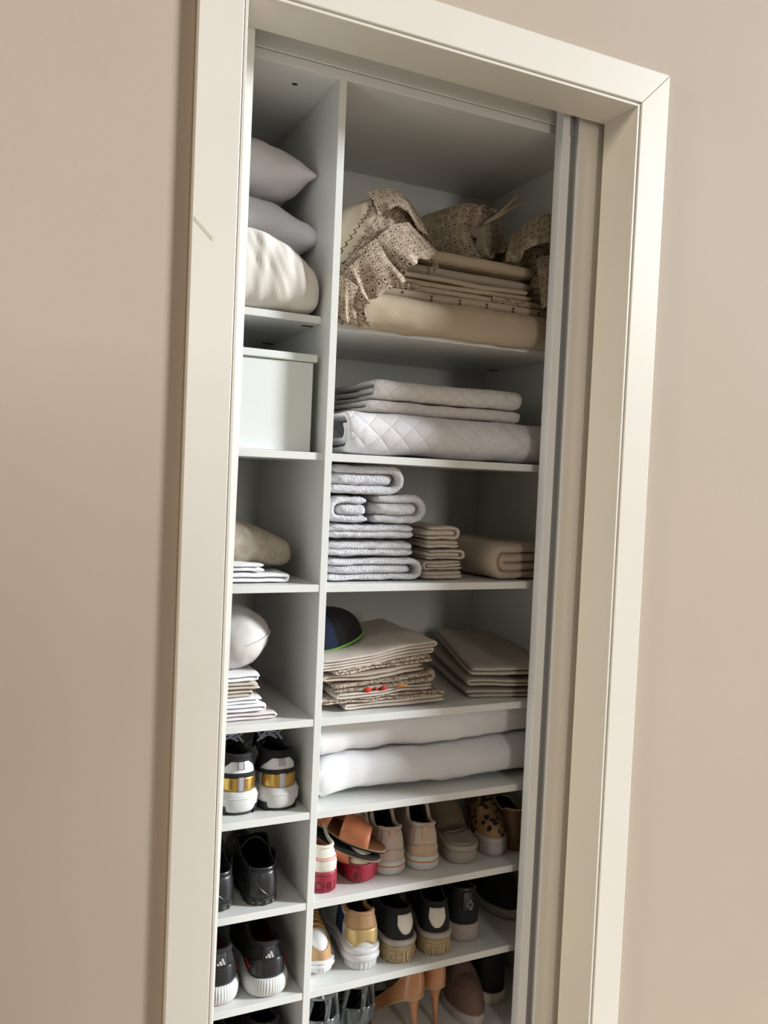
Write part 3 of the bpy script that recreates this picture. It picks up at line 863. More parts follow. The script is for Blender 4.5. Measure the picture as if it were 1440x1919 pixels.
# ---- white, black and gold trainers
def gold_trainer(loc, rz, label):
    r = thing('sneaker', loc, rz, label, 'shoe', 'white, black and gold sneakers')
    s = Shoe(r, 0.262, 0.078, heel=0.88, waist=0.86, sh=0.047, st=0.026, spring=0.014, toe=0.32,
             H=((0, 0.063), (0.10, 0.063), (0.2, 0.058), (0.3, 0.052), (0.48, 0.070), (0.7, 0.046), (1, 0.024)), opening=0.72)
    s.sole('outsole', 'black_rubber', 0.0, 0.16, 0.003)
    ms = s.sole('midsole', 'white_rubber', 0.10, 0.98, 0.0055, bulge=0.004)
    s.stripe('ridge', 'white_rubber', 0.72, 0.0018, -0.5, 0.5, 0.0085, ms)
    for sg in (-1, 1): s.patch('heel_stabiliser', 'black_rubber', sg * 0.10, sg * 0.19, -0.55, -0.40) if False else None
    for sg in (-1, 1):
        b = MB()
        V = []; 
        for u in [sg * (0.11 + 0.012 * k) for k in range(8)]:
            V += [s.solepos(u, 0.0, 0.006), s.solepos(u, 0.40, 0.0096)]
        b.add(V, [(2 * i, 2 * i + 2, 2 * i + 3, 2 * i + 1) for i in range(7)])
        b.build('tread_lug', 'black_rubber', r)
    s.upper('white_leather'); s.lining('black_fabric')
    s.patch('heel_band', 'gold', -0.20, 0.20, lambda u: 0.04 + 0.5 * abs(u) * 0, lambda u: 0.46 - 1.2 * u * u, 0.0016, label='metallic gold heel band')
    s.patch('heel_strap', 'grey_tab', -0.022, 0.022, 0.04, 0.47, 0.0026, 4)
    s.patch('ankle_strap', 'black_fabric', -0.34, 0.34, lambda u: 0.46 - 1.2 * u * u, lambda u: 0.57 - 1.25 * u * u, 0.0028, 30)
    s.patch('padded_collar', 'black_fabric', -0.36, 0.36, lambda u: 0.87 - 2.2 * max(0, abs(u) - 0.10), lambda u: 1.0, 0.0022, 30)
    s.patch('heel_tab', 'grey_tab', -0.028, 0.028, 0.66, 0.86, 0.0026, 4)
    s.collar('black_fabric', 0.0055)
    s.tongue('black_fabric', 0.030, 0.026)
    s.laces('lace_blue', 5, 0.0022, 0.40, 0.66, 0.017, lift=0.014)
gold_trainer((0.453, 0.194, Z5), -0.03, 'white, black and gold sneaker partly hidden by the left door frame')
gold_trainer((0.5355, 0.191, Z5), -0.03, 'white, black and gold sneaker beside the divider, seen whole')

# ---- black leather shoes with a strap
def strap_shoe(loc, rz, label):
    r = thing('shoe', loc, rz, label, 'shoe', 'black leather shoes')
    s = Shoe(r, 0.275, 0.086, heel=0.76, waist=0.86, sh=0.018, st=0.012, spring=0.012, toe=0.34,
             H=((0, 0.053), (0.08, 0.052), (0.25, 0.052), (0.45, 0.076), (0.7, 0.048), (1, 0.026)), opening=0.86, thr=0.50)
    so = s.sole('sole', 'black_rubber', 0.0, 1.0, 0.001, ribs=26, ribamp=0.0008)
    for k in (-0.09, -0.03, 0.03, 0.09):
        V = [s.solepos(k + a, f, 0.0028) for a in (-0.016, 0.016) for f in (0.3, 0.55)]
        MB().add(V, [(0, 2, 3, 1)]).build('tread_mark', 'sole_print_gold', so)
    s.upper('black_leather'); s.lining('dark_lining'); s.collar('black_leather', 0.0026)
    s.patch('heel_panel', 'black_leather', -0.13, 0.10, 0.02, 0.97, 0.0016)
    MB().tube([s.surf(-0.15 + 0.20 * i / 12, 0.98 - 0.95 * i / 12, 0.0024) for i in range(13)], 0.0011, 5).build('stitching', 'black_leather', r)
    st = strap(r, 'strap', 'black_leather', s, 0.34, 0.48, 0.086, ex=0.004, th=0.003)
    b = MB(); b.box(0.043, 0.049, 0.085, 0.12, 0.028, 0.062, 0.001); b.build('strap_end', 'black_leather', st, smooth=False)
strap_shoe((0.419, 0.186, Z6), 0.03, 'black leather strap shoe cut off by the left door frame')
strap_shoe((0.503, 0.180, Z6), -0.06, 'black leather strap shoe standing whole beside the divider')

# ---- black running shoes
def runner(loc, rz, label):
    r = thing('running_shoe', loc, rz, label, 'shoe', 'black running shoes with white soles')
    s = Shoe(r, 0.268, 0.084, heel=0.84, waist=0.80, sh=0.040, st=0.024, spring=0.018, toe=0.34,
             H=((0, 0.060), (0.07, 0.058), (0.16, 0.050), (0.28, 0.046), (0.46, 0.070), (0.7, 0.046), (1, 0.024)), opening=0.74)
    s.sole('outsole', 'red_rubber', 0.0, 0.10, 0.0015)
    s.sole('midsole', 'white_rubber', 0.06, 0.98, 0.0065, bulge=0.003, ribs=110, ribamp=0.0005)
    s.upper('black_fabric'); s.lining('red_lining', 'red_lining'); s.collar('black_fabric', 0.005)
    s.patch('heel_counter', 'black_leather', -0.22, 0.22, lambda u: 0.03 + 1.2 * u * u, lambda u: 0.66 - 3.6 * u * u, 0.0022)
    pl = s.patch('pull_tab', 'black_leather', -0.06, 0.06, 0.58, lambda u: 1.0, 0.003, 8)
    for k in range(3):          # three slanted bars of rising height
        u0 = -0.030 + 0.022 * k
        V = []
        for (du, v) in ((0.0, 0.0), (0.017, 0.0), (0.017 - 0.012, 0.0), (0.0, 0.0)): pass
        hgt = (0.06, 0.11, 0.17)[k]
        V = [s.surf(u0, 0.66, 0.0042), s.surf(u0 + 0.016, 0.66, 0.0042), s.surf(u0 + 0.016 - 0.014 * hgt / 0.17, 0.66 + hgt, 0.0042), s.surf(u0 - 0.014 * hgt / 0.17, 0.66 + hgt * 0.9, 0.0042)]
        MB().add(V, [(0, 1, 2, 3)]).build('logo_bar', 'silver_print', pl)
    for sg in (-1, 1):
        MB().tube([s.surf(sg * (0.17 + 0.10 * i / 6), 0.30 + 0.16 * i / 6, 0.0028) for i in range(7)], 0.0014, 5).build('piping', 'red_line', r, label='red piping')
    s.tongue('black_fabric', 0.026, 0.026)
    s.laces('black_fabric', 5, 0.002, 0.46, 0.68, 0.017, lift=0.008)
runner((0.424, 0.182, Z7), 0.02, 'black running shoe with white sole, half hidden by the left door frame')
runner((0.519, 0.174, Z7), -0.07, 'black running shoe with white sole standing whole beside the divider')

def low_shoe(loc, rz, label):
    r = thing('shoe', loc, rz, label, 'shoe', 'dark shoes on the bottom left shelf')
    s = Shoe(r, 0.26, 0.088, sh=0.03, st=0.02, H=((0, 0.078), (0.1, 0.075), (0.25, 0.06), (0.46, 0.075), (0.7, 0.05), (1, 0.026)))
    s.sole('sole', 'black_rubber'); s.upper('black_fabric'); s.lining('dark_lining'); s.collar('black_leather', 0.004); s.tongue('black_fabric', 0.02, 0.025)
low_shoe((0.425, 0.20, Z8), 0.0, 'dark shoe on the bottom left shelf, nearer the door frame, barely in view')
low_shoe((0.530, 0.19, Z8), -0.03, 'dark shoe on the bottom left shelf, nearer the divider, only its collar in view')

# ================================================================== RIGHT COLUMN, top compartment: cream bedding
z = ZR1
V, F = pad(0.612, 1.190, 0.170, 0.52, ZR1 - 0.017, ZR1 + 0.070, (16, 7, 2.4), (48, 18, 14), [(9, 0.004), (28, 0.0025)], 2, flat=False)
V = [Vector((p.x, p.y, max(p.z, ZR1 + 0.0005 - 0.018 * smooth((0.2055 - p.y) / 0.006)))) for p in V]
soft('folded_quilt', V, F, 'cream_quilt', 'thick cream folded quilt lying on the upper right shelf under the sheets', 'quilt')
def sheet(x0, x1, y0, z0, th, n, m, label, seed, pipe=True, rz=0.0, group='cream sheets on the thick quilt', name='folded_sheet', depth=0.27):
    gap = th * 1.07
    path = zigzag(y0, y0 + depth, z0 + th * 0.55, gap, n, False, seed)
    V, F = ribbon(path, th, x0, x1, 'x', 26, [(7, 0.003), (24, 0.0012)], seed, None, 0.008)
    zz = min(p.z for p in V)
    V = [Vector((p.x, p.y, p.z - zz + z0)) for p in V]
    o = soft(name, V, F, m, label, 'sheet', group)
    if pipe:
        P = []
        for k in range(31):
            x = x0 + 0.006 + (x1 - x0 - 0.012) * k / 30
            zc = z0 + th * 0.04
            b = min((p for p in V if abs(p.x - x) < 0.02 and p.z < z0 + th * 0.6), key=lambda p: p.y, default=Vector((x, y0, zc)))
            P.append(Vector((x, b.y + 0.001, z0 + 0.0015 + 0.0006 * math.sin(k * 1.7))))
        MB().tube(P, 0.0014, 5).build('piping', 'brown_thread', o, label='dark brown piping along the front')
    return o
z = ZR1 + 0.0625
sd = sheet(0.705, 1.150, 0.203, z, 0.0098, 2, 'cream_sheet', 'cream sheet with pairs of brown dots, lowest sheet on the thick quilt', 11)
for k in range(6):
    for dz in (0.006, 0.013):
        x = 0.76 + 0.068 * k
        V, F = tube_geo([(x, 0.2026, z + dz), (x, 0.2066, z + dz)], 0.0026, 8)
        if dz > 0.01 or k: mk('dot', V, F, 'brown_thread', sd, True)
z += 0.0208
lz = sheet(0.735, 1.118, 0.210, z, 0.0064, 2, 'cream_sheet', 'thin cream sheet with a lace edged corner, directly on the dotted sheet', 12); 
for (xa, xb) in ((0.73, 0.80), (0.98, 1.09)):
    V = []; U = []; n = 24
    for i in range(n + 1):
        x = xa + (xb - xa) * i / n
        for j in range(4):
            V.append(Vector((x, 0.2075 - 0.0018 * math.sin(i * 1.4), z + 0.0010 + 0.012 * j / 3))); U.append((x, 0.015 * j / 3))
    mk('lace_edge', V, [(i * 4 + j, (i + 1) * 4 + j, (i + 1) * 4 + j + 1, i * 4 + j + 1) for i in range(n) for j in range(3)], 'lace', lz, True, U)
z += 0.0138
sheet(0.740, 1.092, 0.214, z, 0.0056, 2, 'cream_sheet', 'cream sheet in the middle of the sheet pile, with fine brown piping', 13); z += 0.0122
sheet(0.745, 1.075, 0.212, z, 0.0052, 2, 'cream_sheet', 'cream sheet just below the two puffy cream covers', 14); z += 0.0115
sheet(0.742, 1.092, 0.206, z, 0.028, 1, 'cream_sheet_grey', 'greyish cream puffy cover, second from the top of the sheet pile', 15); z += 0.0288
sheet(0.748, 1.098, 0.208, z, 0.032, 1, 'cream_quilt', 'puffy cream cover lying on top of the sheet pile', 16); z += 0.0325
ZS = z

def ruffle(name, pts, outs, width, m, parent, amp=0.010, freq=11.0, n=90, rows=7, seed=0):
    """gathered lace strip: hangs from the curve pts, spreads along outs, scalloped hem"""
    def along(L, f):
        k = f * (len(L) - 1); i = min(int(k), len(L) - 2); return Vector(L[i]).lerp(Vector(L[i + 1]), k - i)
    # smooth the guide curves
    V = []; U = []; F = []; ln = sum((Vector(a) - Vector(b)).length for a, b in zip(pts, pts[1:]))
    for lay in (0, 1):
        for i in range(n + 1):
            f = i / n
            p = along(pts, f); d = along(outs, f); dl = d.length; d = d / max(dl, 1e-6)
            t = along(pts, min(1, f + 0.01)) - along(pts, max(0, f - 0.01)); t.normalize()
            nn = t.cross(d); nn.normalize()
            ph = freq * f * 2 * PI + 1.3 * math.sin(f * 9 + seed)
            for j in range(rows):
                g = j / (rows - 1)
                sc = 1.0 + (0.06 * abs(math.sin(ph * 1.5)) if j == rows - 1 else 0)
                q = p + d * (width * dl * g * sc) + nn * (amp * g * math.sin(ph) + 0.0009 * (1 - 2 * lay)) + t * (amp * 0.5 * g * math.cos(ph * 0.7 + seed))
                q += nz(q, 16, 0.010 * g, seed) + nz(q, 45, 0.004 * g, seed)
                V.append(q); U.append((f * ln * 1.6, width * dl * g))
    R = rows; B = (n + 1) * R
    for i in range(n):
        for j in range(R - 1):
            q = (i * R + j, (i + 1) * R + j, (i + 1) * R + j + 1, i * R + j + 1)
            F.append(q); F.append(tuple(B + x for x in q[::-1]))
        k = R - 1
        F.append((i * R + k, (i + 1) * R + k, B + (i + 1) * R + k, B + i * R + k))
    return mk(name, V, F, m, parent, True, U)
def catmull(P, n=10):
    P = [Vector(p) for p in P]; out = []
    for i in range(len(P) - 1):
        a, b, c, d = P[max(i - 1, 0)], P[i], P[i + 1], P[min(i + 2, len(P) - 1)]
        for k in range(n):
            t = k / n
            out.append(0.5 * ((2 * b) + (c - a) * t + (2 * a - 5 * b + 4 * c - d) * t * t + (3 * b - a - 3 * c + d) * t ** 3))
    out.append(P[-1]); return out

# left pillow sham, a soft hump over the left end of the pile
sl = thing('pillow_sham', (0.70, 0.34, ZR1 + 0.1), 0, 'cream lace trimmed pillow sham slumped over the left end of the sheet pile', 'pillow sham', 'cream lace pillow shams')
org = Vector((0.70, 0.34, ZR1 + 0.1))
arch = catmull([(0.610, 1.700), (0.612, 1.790), (0.640, 1.868), (0.700, 1.912), (0.752, 1.918), (0.795, 1.885), (0.822, 1.835), (0.828, 1.822)], 8)
V = []; U = []; F = []; na = len(arch); nd = 18
ctr = Vector((0.72, 1.79))
cumul = [0.0]
for a, b in zip(arch, arch[1:]): cumul.append(cumul[-1] + (b - a).length)
for j in range(nd + 1):
    g = j / nd                                   # 0 front, 1 back
    y = 0.222 + 0.30 * g
    cl = 1.0 - (0.10 * (1 - min(1, g / 0.22)) ** 2) - 0.55 * max(0, (g - 0.75) / 0.25) ** 2.0
    for i, a in enumerate(arch):
        q = ctr + (Vector((a.x, a.y)) - ctr) * cl
        p = Vector((q.x, y, max(q.y + 0.03 * math.sin(g * 2.5) * 0, ZS - 0.12)))
        p += nz(p, 12, 0.006, 4) + nz(p, 34, 0.003, 6)
        p.x = max(p.x, 0.604)
        V.append(p - org); U.append((cumul[i], (0.80 - p.x) * 0.9 + (p.z - 1.74) * 0.55 + 0.25 * g))
for j in range(nd):
    for i in range(na - 1): F.append((j * na + i, j * na + i + 1, (j + 1) * na + i + 1, (j + 1) * na + i))
b0 = len(V)
for (j, rev) in ((0, False), (nd, True)):        # front bulge and back closure, as rings towards the middle
    prev = [j * na + i for i in range(na)]
    for r in range(1, 7):
        f = r / 6
        cur = []
        for i in range(na):
            p0 = V[j * na + i] + org
            c = Vector((0.705, p0.y, 1.775))
            q = p0.lerp(c, f); q.y += (-0.030 if not rev else 0.03) * math.sin(f * PI / 2)
            q += nz(q, 26, 0.006 * (1 - f), 7)
            cur.append(len(V)); V.append(q - org); U.append((cumul[i] * (1 - 0.5 * f), (0.80 - q.x) * 0.9 + (q.z - 1.74) * 0.55 if not rev else 0.3))
        for i in range(na - 1):
            q = (prev[i], cur[i], cur[i + 1], prev[i + 1]); F.append(q if not rev else q[::-1])
        prev = cur
mk('cover', V, F, 'lace_band', sl, True, U)
def shift(P, o): return [Vector(p) - o for p in P]
A3 = [(a.x, 0.224, a.y) for a in arch]
# hood ruffle running over the top and down the right side
hp = shift([(a[0], a[1] + 0.004, a[2] + 0.003) for a in A3[22:]], org); ho = [Vector((0.10, -0.55, -0.70)).lerp(Vector((0.02, -0.45, -1.0)), i / max(1, len(hp) - 1)) for i in range(len(hp))]
ruffle('ruffle', hp, ho, 0.066, 'lace', sl, 0.006, 3.2, seed=1)
# ruffle across the front, falling over the sheets
fp = shift(catmull([(0.612, 0.196, 1.735), (0.640, 0.184, 1.765), (0.680, 0.178, 1.800), (0.720, 0.180, 1.835), (0.760, 0.190, 1.850)], 8), org)
ruffle('ruffle', fp, [Vector((0.55, -0.12, -0.85)).lerp(Vector((0.75, -0.15, -0.62)), i / 32) for i in range(33)], 0.085, 'lace', sl, 0.010, 2.6, seed=2)
fp = shift(catmull([(0.606, 0.190, 1.705), (0.625, 0.176, 1.735), (0.655, 0.170, 1.765), (0.690, 0.170, 1.785)], 8), org)
ruffle('ruffle', fp, [Vector((0.35, -0.1, -0.9)).lerp(Vector((0.6, -0.1, -0.75)), i / 24) for i in range(25)], 0.085, 'lace', sl, 0.011, 2.2, seed=3)
fp = shift(catmull([(0.604, 0.176, 1.72), (0.616, 0.168, 1.715), (0.632, 0.164, 1.705), (0.652, 0.166, 1.695)], 8), org)
ruffle('ruffle', fp, [Vector((0.05, -0.05, -1.0)).lerp(Vector((0.15, -0.05, -0.75)), i / 24) for i in range(25)], 0.092, 'lace', sl, 0.007, 1.8, seed=4)

# rolled sham with an open ruffled mouth, in the middle
c0 = Vector((0.985, 0.46, ZS + 0.083)); ax = Vector((0.42, -0.80, 0.10)).normalized()
rb = thing('rolled_sham', c0, 0, 'rolled cream sham with open ruffled lace mouth and ties, on top of the sheet pile', 'pillow sham', 'cream lace pillow shams')
sx = ax.cross(Vector((0, 0, 1))).normalized(); sy = sx.cross(ax).normalized()
V = []; U = []; F = []; nr = 36
prof = [(-0.10, 0.02), (-0.095, 0.05), (-0.07, 0.072), (-0.02, 0.081), (0.04, 0.082), (0.085, 0.080), (0.105, 0.070), (0.112, 0.058), (0.108, 0.047), (0.09, 0.040), (0.05, 0.035), (0.02, 0.02)]
for k, (d_, r) in enumerate(prof):
    for i in range(nr):
        a = 2 * PI * i / nr
        p = ax * d_ + (sx * math.cos(a) + sy * math.sin(a)) * r
        p += nz(p + c0, 18, 0.006, 2)
        if p.z < -0.081: p.z = -0.081
        V.append(p); U.append((a * 0.075, max(0, 0.112 - d_) * 1.9 if k < 8 else 0.03 + 0.3 * (k - 8)))
for k in range(len(prof) - 1):
    for i in range(nr): F.append((k * nr + i, k * nr + (i + 1) % nr, (k + 1) * nr + (i + 1) % nr, (k + 1) * nr + i))
mk('cover', V, F, 'lace_band', rb, True, U)
mouth = [ax * 0.098 + (sx * math.cos(2 * PI * i / 40) + sy * math.sin(2 * PI * i / 40)) * 0.062 for i in range(34)]
ruffle('ruffle', [p for p in mouth], [(ax * 0.55 + p.normalized() * 0.15 - (p - ax * p.dot(ax)).normalized() * 0.15) for p in mouth], 0.060, 'lace', rb, 0.008, 4, seed=5)
base = ax * 0.09 + sx * 0.0 + Vector((0.02, -0.01, 0.03))
b = MB()
b.tube(catmull([base, base + Vector((0.03, -0.02, 0.025)), base + Vector((0.062, -0.045, 0.062))], 6), 0.0038, 6)
b.tube(catmull([base, base + Vector((0.035, -0.025, 0.022)), base + Vector((0.06, -0.045, 0.040)), base + Vector((0.082, -0.06, 0.043))], 6), 0.0036, 6)
b.build('tie', 'cream_sheet', rb)
b = MB()
for k in range(5):
    x = -0.02 + 0.013 * k
    b.tube([ax * 0.055 + sx * x + sy * 0.030, ax * 0.085 + sx * (x * 0.9) + sy * 0.0, ax * 0.075 + sx * (x * 0.8) - sy * 0.032], 0.0045, 6)
b.build('inner_folds', 'cream_sheet', rb)

# right sham, crammed between the pile and the wardrobe side
sr = thing('pillow_sham', (1.135, 0.30, ZR1 + 0.1), 0, 'cream lace pillow sham crammed against the right side, hanging beside the pile', 'pillow sham', 'cream lace pillow shams')
org = Vector((1.135, 0.30, ZR1 + 0.1))
V, F = pad(1.098, 1.200, 0.215, 0.50, ZR1 + 0.078, 1.905, (3.5, 3, 2.4), (14, 18, 16), [(14, 0.010), (34, 0.005)], 12, flat=False)
V = [Vector((min(p.x, 1.2035), p.y, max(p.z, ZR1 + 0.078))) for p in V]
mk('cover', shift(V, org), F, 'lace', sr, True, [(p.x + p.y, p.z) for p in V])
hp = shift(catmull([(1.075, 0.30, 1.895), (1.095, 0.235, 1.925), (1.130, 0.205, 1.935), (1.165, 0.205, 1.915), (1.195, 0.22, 1.880)], 8), org)
ruffle('ruffle', hp, [Vector((-0.35, -0.5, -0.85)).lerp(Vector((0.1, -0.35, -1.0)), i / 32) for i in range(33)], 0.085, 'lace', sr, 0.008, 2.5, seed=6)
hp = shift(catmull([(1.096, 0.22, 1.83), (1.115, 0.205, 1.84), (1.15, 0.198, 1.84), (1.19, 0.205, 1.83)], 8), org)
ruffle('ruffle', hp, [Vector((0.0, -0.25, -1.0)).lerp(Vector((0.1, -0.2, -1.0)), i / 24) for i in range(25)], 0.115, 'lace', sr, 0.008, 2.2, seed=7)

# ================================================================== second right compartment
P = spiral(0.275, Z2 + 0.0475, 0.055, 0.0400, 1.40, 0.0185, -PI / 2, -1)
V, F = ribbon(P, 0.0165, 0.643, 1.196, 'x', 34, [(10, 0.004), (30, 0.0018)], 21, None, 0.004)
zz = min(p.z for p in V); V = [Vector((p.x, p.y, p.z - zz + Z2)) for p in V]
ZQ = max(p.z for p in V)
soft('mattress_cover', V, F, 'quilt_white', 'thick white quilted mattress cover rolled up along the second right shelf', 'mattress cover')
def folded_quilt(x0, x1, y0, y1, z0, th, n, m, label, group, seed):
    V, F = ribbon(zigzag(y0, y1, z0 + th * 0.55, th * 1.05, n, False, seed), th, x0, x1, 'x', 28, [(8, 0.003), (26, 0.0016)], seed, None, 0.012)
    zz = min(p.z for p in V); V = [Vector((p.x, p.y, p.z - zz + z0)) for p in V]
    return soft('folded_quilt', V, F, m, label, 'quilt', group), max(p.z for p in V)
o, zt = folded_quilt(0.700, 1.082, 0.212, 0.50, ZQ - 0.004, 0.0125, 2, 'quilt_ivory', 'thinner white folded quilt lying on the rolled mattress cover', 'white folded quilts on the mattress cover', 22)
P = spiral(0.355, zt + 0.0245, 0.120, 0.0185, 1.25, 0.014, -PI / 2, -1)
V, F = ribbon(P, 0.0125, 0.722, 1.080, 'x', 28, [(8, 0.003), (26, 0.0016)], 23, None, 0.010)
zz = min(p.z for p in V); V = [Vector((p.x, p.y, p.z - zz + zt - 0.002)) for p in V]
soft('folded_quilt', V, F, 'quilt_ivory', 'thicker white folded quilt, topmost on the rolled mattress cover', 'quilt', 'white folded quilts on the mattress cover')

# ================================================================== third right compartment: towels
def towel(x0, x1, z0, z1, kind, label, seed, m='terry_white', y0=0.188, y1=0.50, group='white bath towels', th=None, name='towel', amp=0.0022, cw=1, cat='towel', rz=0.0, turns=1.3, lay=None):
    h = z1 - z0
    LY = lay or [(14, amp * 1.5), (55, amp * 0.9), (130, amp * 0.4)]
    if kind == 'spiral':
        r = h / 2 - th / 2; half = max(0.004, (x1 - x0) / 2 - h / 2)
        V, F = ribbon(spiral((x0 + x1) / 2, (z0 + z1) / 2, half, r, turns, th * 0.99, -PI / 2, cw), th, y0, y1, 'y', 22, LY, seed, 0.0055, 0.006)
    elif kind == 'roll':            # one thick turn wrapped round a flat inner fold
        th = h * 0.29; r = (h - th) / 2; zc = (z0 + z1) / 2
        xr = x1 - h / 2
        P = [(x0 + 0.012, zc + r)] + [(x0 + 0.012 + (xr - x0 - 0.012) * k / 8, zc + r) for k in range(1, 9)]
        P += [(xr + r * math.cos(PI / 2 - PI * k / 10), zc + r * math.sin(PI / 2 - PI * k / 10)) for k in range(1, 10)]
        P += [(xr - (xr - x0 - 0.006) * k / 8, zc - r) for k in range(0, 9)]
        if cw < 0: P = [(x0 + x1 - a, b) for a, b in P]
        V, F = ribbon(P, th, y0, y1, 'y', 22, (), seed, 0.0055, 0.006)
        b = MB().add(V, F)
        ih = h / 2 - th * 0.80
        xa, xb = (x0 + 0.002, x1 - th * 1.02) if cw > 0 else (x0 + th * 1.02, x1 - 0.002)
        b.add(*pad(xa, xb, y0 - 0.001, y1 - 0.01, zc - ih, zc + ih, (6, 7, 2.6), (40, 18, 10), (), seed, flat=False))
        V, F = wrinkle(b.v, LY, seed), b.f
    else:                           # flat folds lying on one another, their ends rounded
        b = MB(); rnd = random.Random(seed); n = kind; hh = h / n
        for k in range(n):
            b.add(*pad(x0 + rnd.uniform(0, 0.007), x1 - rnd.uniform(0, 0.009), y0 + rnd.uniform(0, 0.004), y1, z0 + hh * k - hh * 0.2 * (k > 0), z0 + hh * (k + 1) + hh * 0.2 * (k < n - 1), (9, 9, 2.3), (52, 20, 10), (), seed, flat=False))
        V, F = wrinkle(b.v, LY, seed), b.f
    za, zb_ = min(p.z for p in V), max(p.z for p in V)
    V = [Vector((p.x, p.y, z0 + (p.z - za) * h / (zb_ - za))) for p in V]
    if rz: V = turned(V, ((x0 + x1) / 2, y0, z0), rz)
    V = [Vector((min(max(p.x, 0.6025), 1.204), p.y, p.z)) for p in V]
    return soft(name, V, F, m, label, cat, group)
towel(0.605, 0.829, Z3, 1.1640, 'roll', 'folded white bath towel at the bottom of the tall stack by the divider', 31, th=0.0150, turns=1.5)
towel(0.608, 0.819, 1.1630, 1.1985, 2, 'folded white bath towel resting on the bottom one of the tall stack', 32, th=0.0172)
towel(0.607, 0.821, 1.1975, 1.2335, 2, 'folded white bath towel in the middle of the tall stack, right under two smaller rolls', 33, th=0.0172, cw=-1)
towel(0.606, 0.703, 1.2325, 1.2900, 'roll', 'small folded white towel against the divider, under the topmost towel', 34, th=0.0165, turns=1.25, cw=-1)
towel(0.703, 0.835, 1.2325, 1.2960, 'roll', 'rolled white towel overhanging the right side of the tall stack', 35, th=0.0175, turns=1.4, y0=0.192)
towel(0.606, 0.776, 1.2900, 1.3535, 'roll', 'topmost white towel of the tall stack, folded in a thick roll', 36, th=0.0172, turns=1.3, y0=0.186)
hz = [(0.832, 0.944, 0.0215, 'bottom cream hand towel of the short stack'), (0.834, 0.937, 0.0225, 'cream hand towel second from the bottom of the short stack'), (0.836, 0.936, 0.0235, 'cream hand towel third from the bottom of the short stack'),
      (0.840, 0.932, 0.0205, 'cream hand towel second from the top of the short stack'), (0.834, 0.924, 0.0310, 'topmost cream hand towel of the short stack, domed')]
z = Z3
for k, (xa, xb, h, lb) in enumerate(hz):
    towel(xa, xb, z, z + h, 'roll' if k in (1, 2, 4) else 2, lb, 40 + k, 'terry_cream', 0.196 + 0.003 * (k % 2), 0.40, 'cream hand towels', th=h / (3.3 if k in (1, 2, 4) else 2.06), amp=0.0016, cw=-1 if k % 2 else 1, turns=1.25, name='hand_towel')
    z += h - 0.0004
towel(0.985, 1.198, Z3, Z3 + 0.082, 'spiral', 'beige folded blanket at the right end of the towel shelf', 50, 'blanket_beige', 0.190, 0.50, None, th=0.0185, turns=1.7, cw=-1, name='folded_blanket', cat='blanket', lay=[(14, 0.004), (60, 0.001)], rz=0.10)

# ================================================================== fourth right compartment: table linen and cap
def cloth_tc(x0, x1, z0, th, n, m, label, seed, group='tablecloths in the left pile', y0=0.190, y1=0.47, right=True, rz=0.0, name='tablecloth', amp=0.0024, ty=0.0):
    V, F = ribbon(zigzag(x0, x1, z0 + th * 0.55, th * 1.06, n, right, seed), th, y0, y1, 'y', 16, [(20, amp * 1.2), (7, amp * 2.6)], seed, None, 0.012)
    zz = min(p.z for p in V); V = [Vector((min(max(p.x, 0.6035), 1.203), p.y, p.z - zz + z0)) for p in V]
    V = turned(V, ((x0 + x1) / 2, (y0 + y1) / 2, z0), rz + 0.02 * math.sin(seed * 2.3))
    V = [Vector((max(p.x, 0.6035), p.y, Z4 + (p.z - Z4) * (0.78 + 0.26 * min(1.0, max(0.0, (p.x - 0.606) / 0.27))))) for p in V]
    o = soft(name, V, F, m, label, 'tablecloth', group)
    return o, z0 + th * 1.06 * (n - 1) + th * 1.12
z = Z4
_, z = cloth_tc(0.652, 0.905, z, 0.0075, 2, 'linen_offwhite', 'off-white folded tablecloth at the very bottom of the left pile', 61, right=False)
_, z = cloth_tc(0.606, 0.900, z - 0.001, 0.0066, 2, 'print_lace', 'brown and cream lacy printed cloth, second from the bottom of the left pile', 62)
_, z = cloth_tc(0.640, 0.872, z - 0.001, 0.0066, 2, 'linen_offwhite', 'thin off-white cloth just below the taupe cloth with red motifs', 63, right=False)
def z2m(x, zq): return Z4 + (zq - Z4) * (0.78 + 0.26 * (x - 0.606) / 0.27)
tc, z1 = cloth_tc(0.622, 0.875, z - 0.001, 0.0125, 2, 'print_taupe', 'taupe patterned cloth with red and orange printed motifs', 64)
for k, (x, w_, hh, m_) in enumerate(((0.712, 0.017, 0.0105, 'print_red'), (0.731, 0.007, 0.006, 'print_red'), (0.748, 0.012, 0.0095, 'print_red'), (0.790, 0.028, 0.008, 'print_orange'))):
    n = 12
    V = [Vector((x, 0.1845, z2m(x, z + 0.0065)))] + [Vector((x + w_ / 2 * math.cos(2 * PI * i / n), 0.1855 + 0.0004 * (i % 2), z2m(x, z + 0.0065) + hh / 2 * math.sin(2 * PI * i / n))) for i in range(n)]
    V += [p + Vector((0, 0.006, 0)) for p in V]
    F = [(0, 1 + (i + 1) % n, 1 + i) for i in range(n)] + [(1 + i, 1 + (i + 1) % n, n + 2 + (i + 1) % n, n + 2 + i) for i in range(n)]
    mk('printed_motif', V, F, m_, tc, True, label='red printed motif' if m_ == 'print_red' else 'orange printed motif')
z = z1
_, z = cloth_tc(0.612, 0.852, z - 0.001, 0.0088, 2, 'linen_beige', 'beige folded cloth resting on the taupe patterned one', 65, right=False)
_, z = cloth_tc(0.634, 0.866, z - 0.001, 0.0072, 2, 'print_lace', 'cream lace-trimmed cloth in the upper half of the left pile', 66, right=False)
_, z = cloth_tc(0.606, 0.876, z - 0.001, 0.0068, 4, 'linen_offwhite', 'off-white folded tablecloth on top of the left pile', 67)
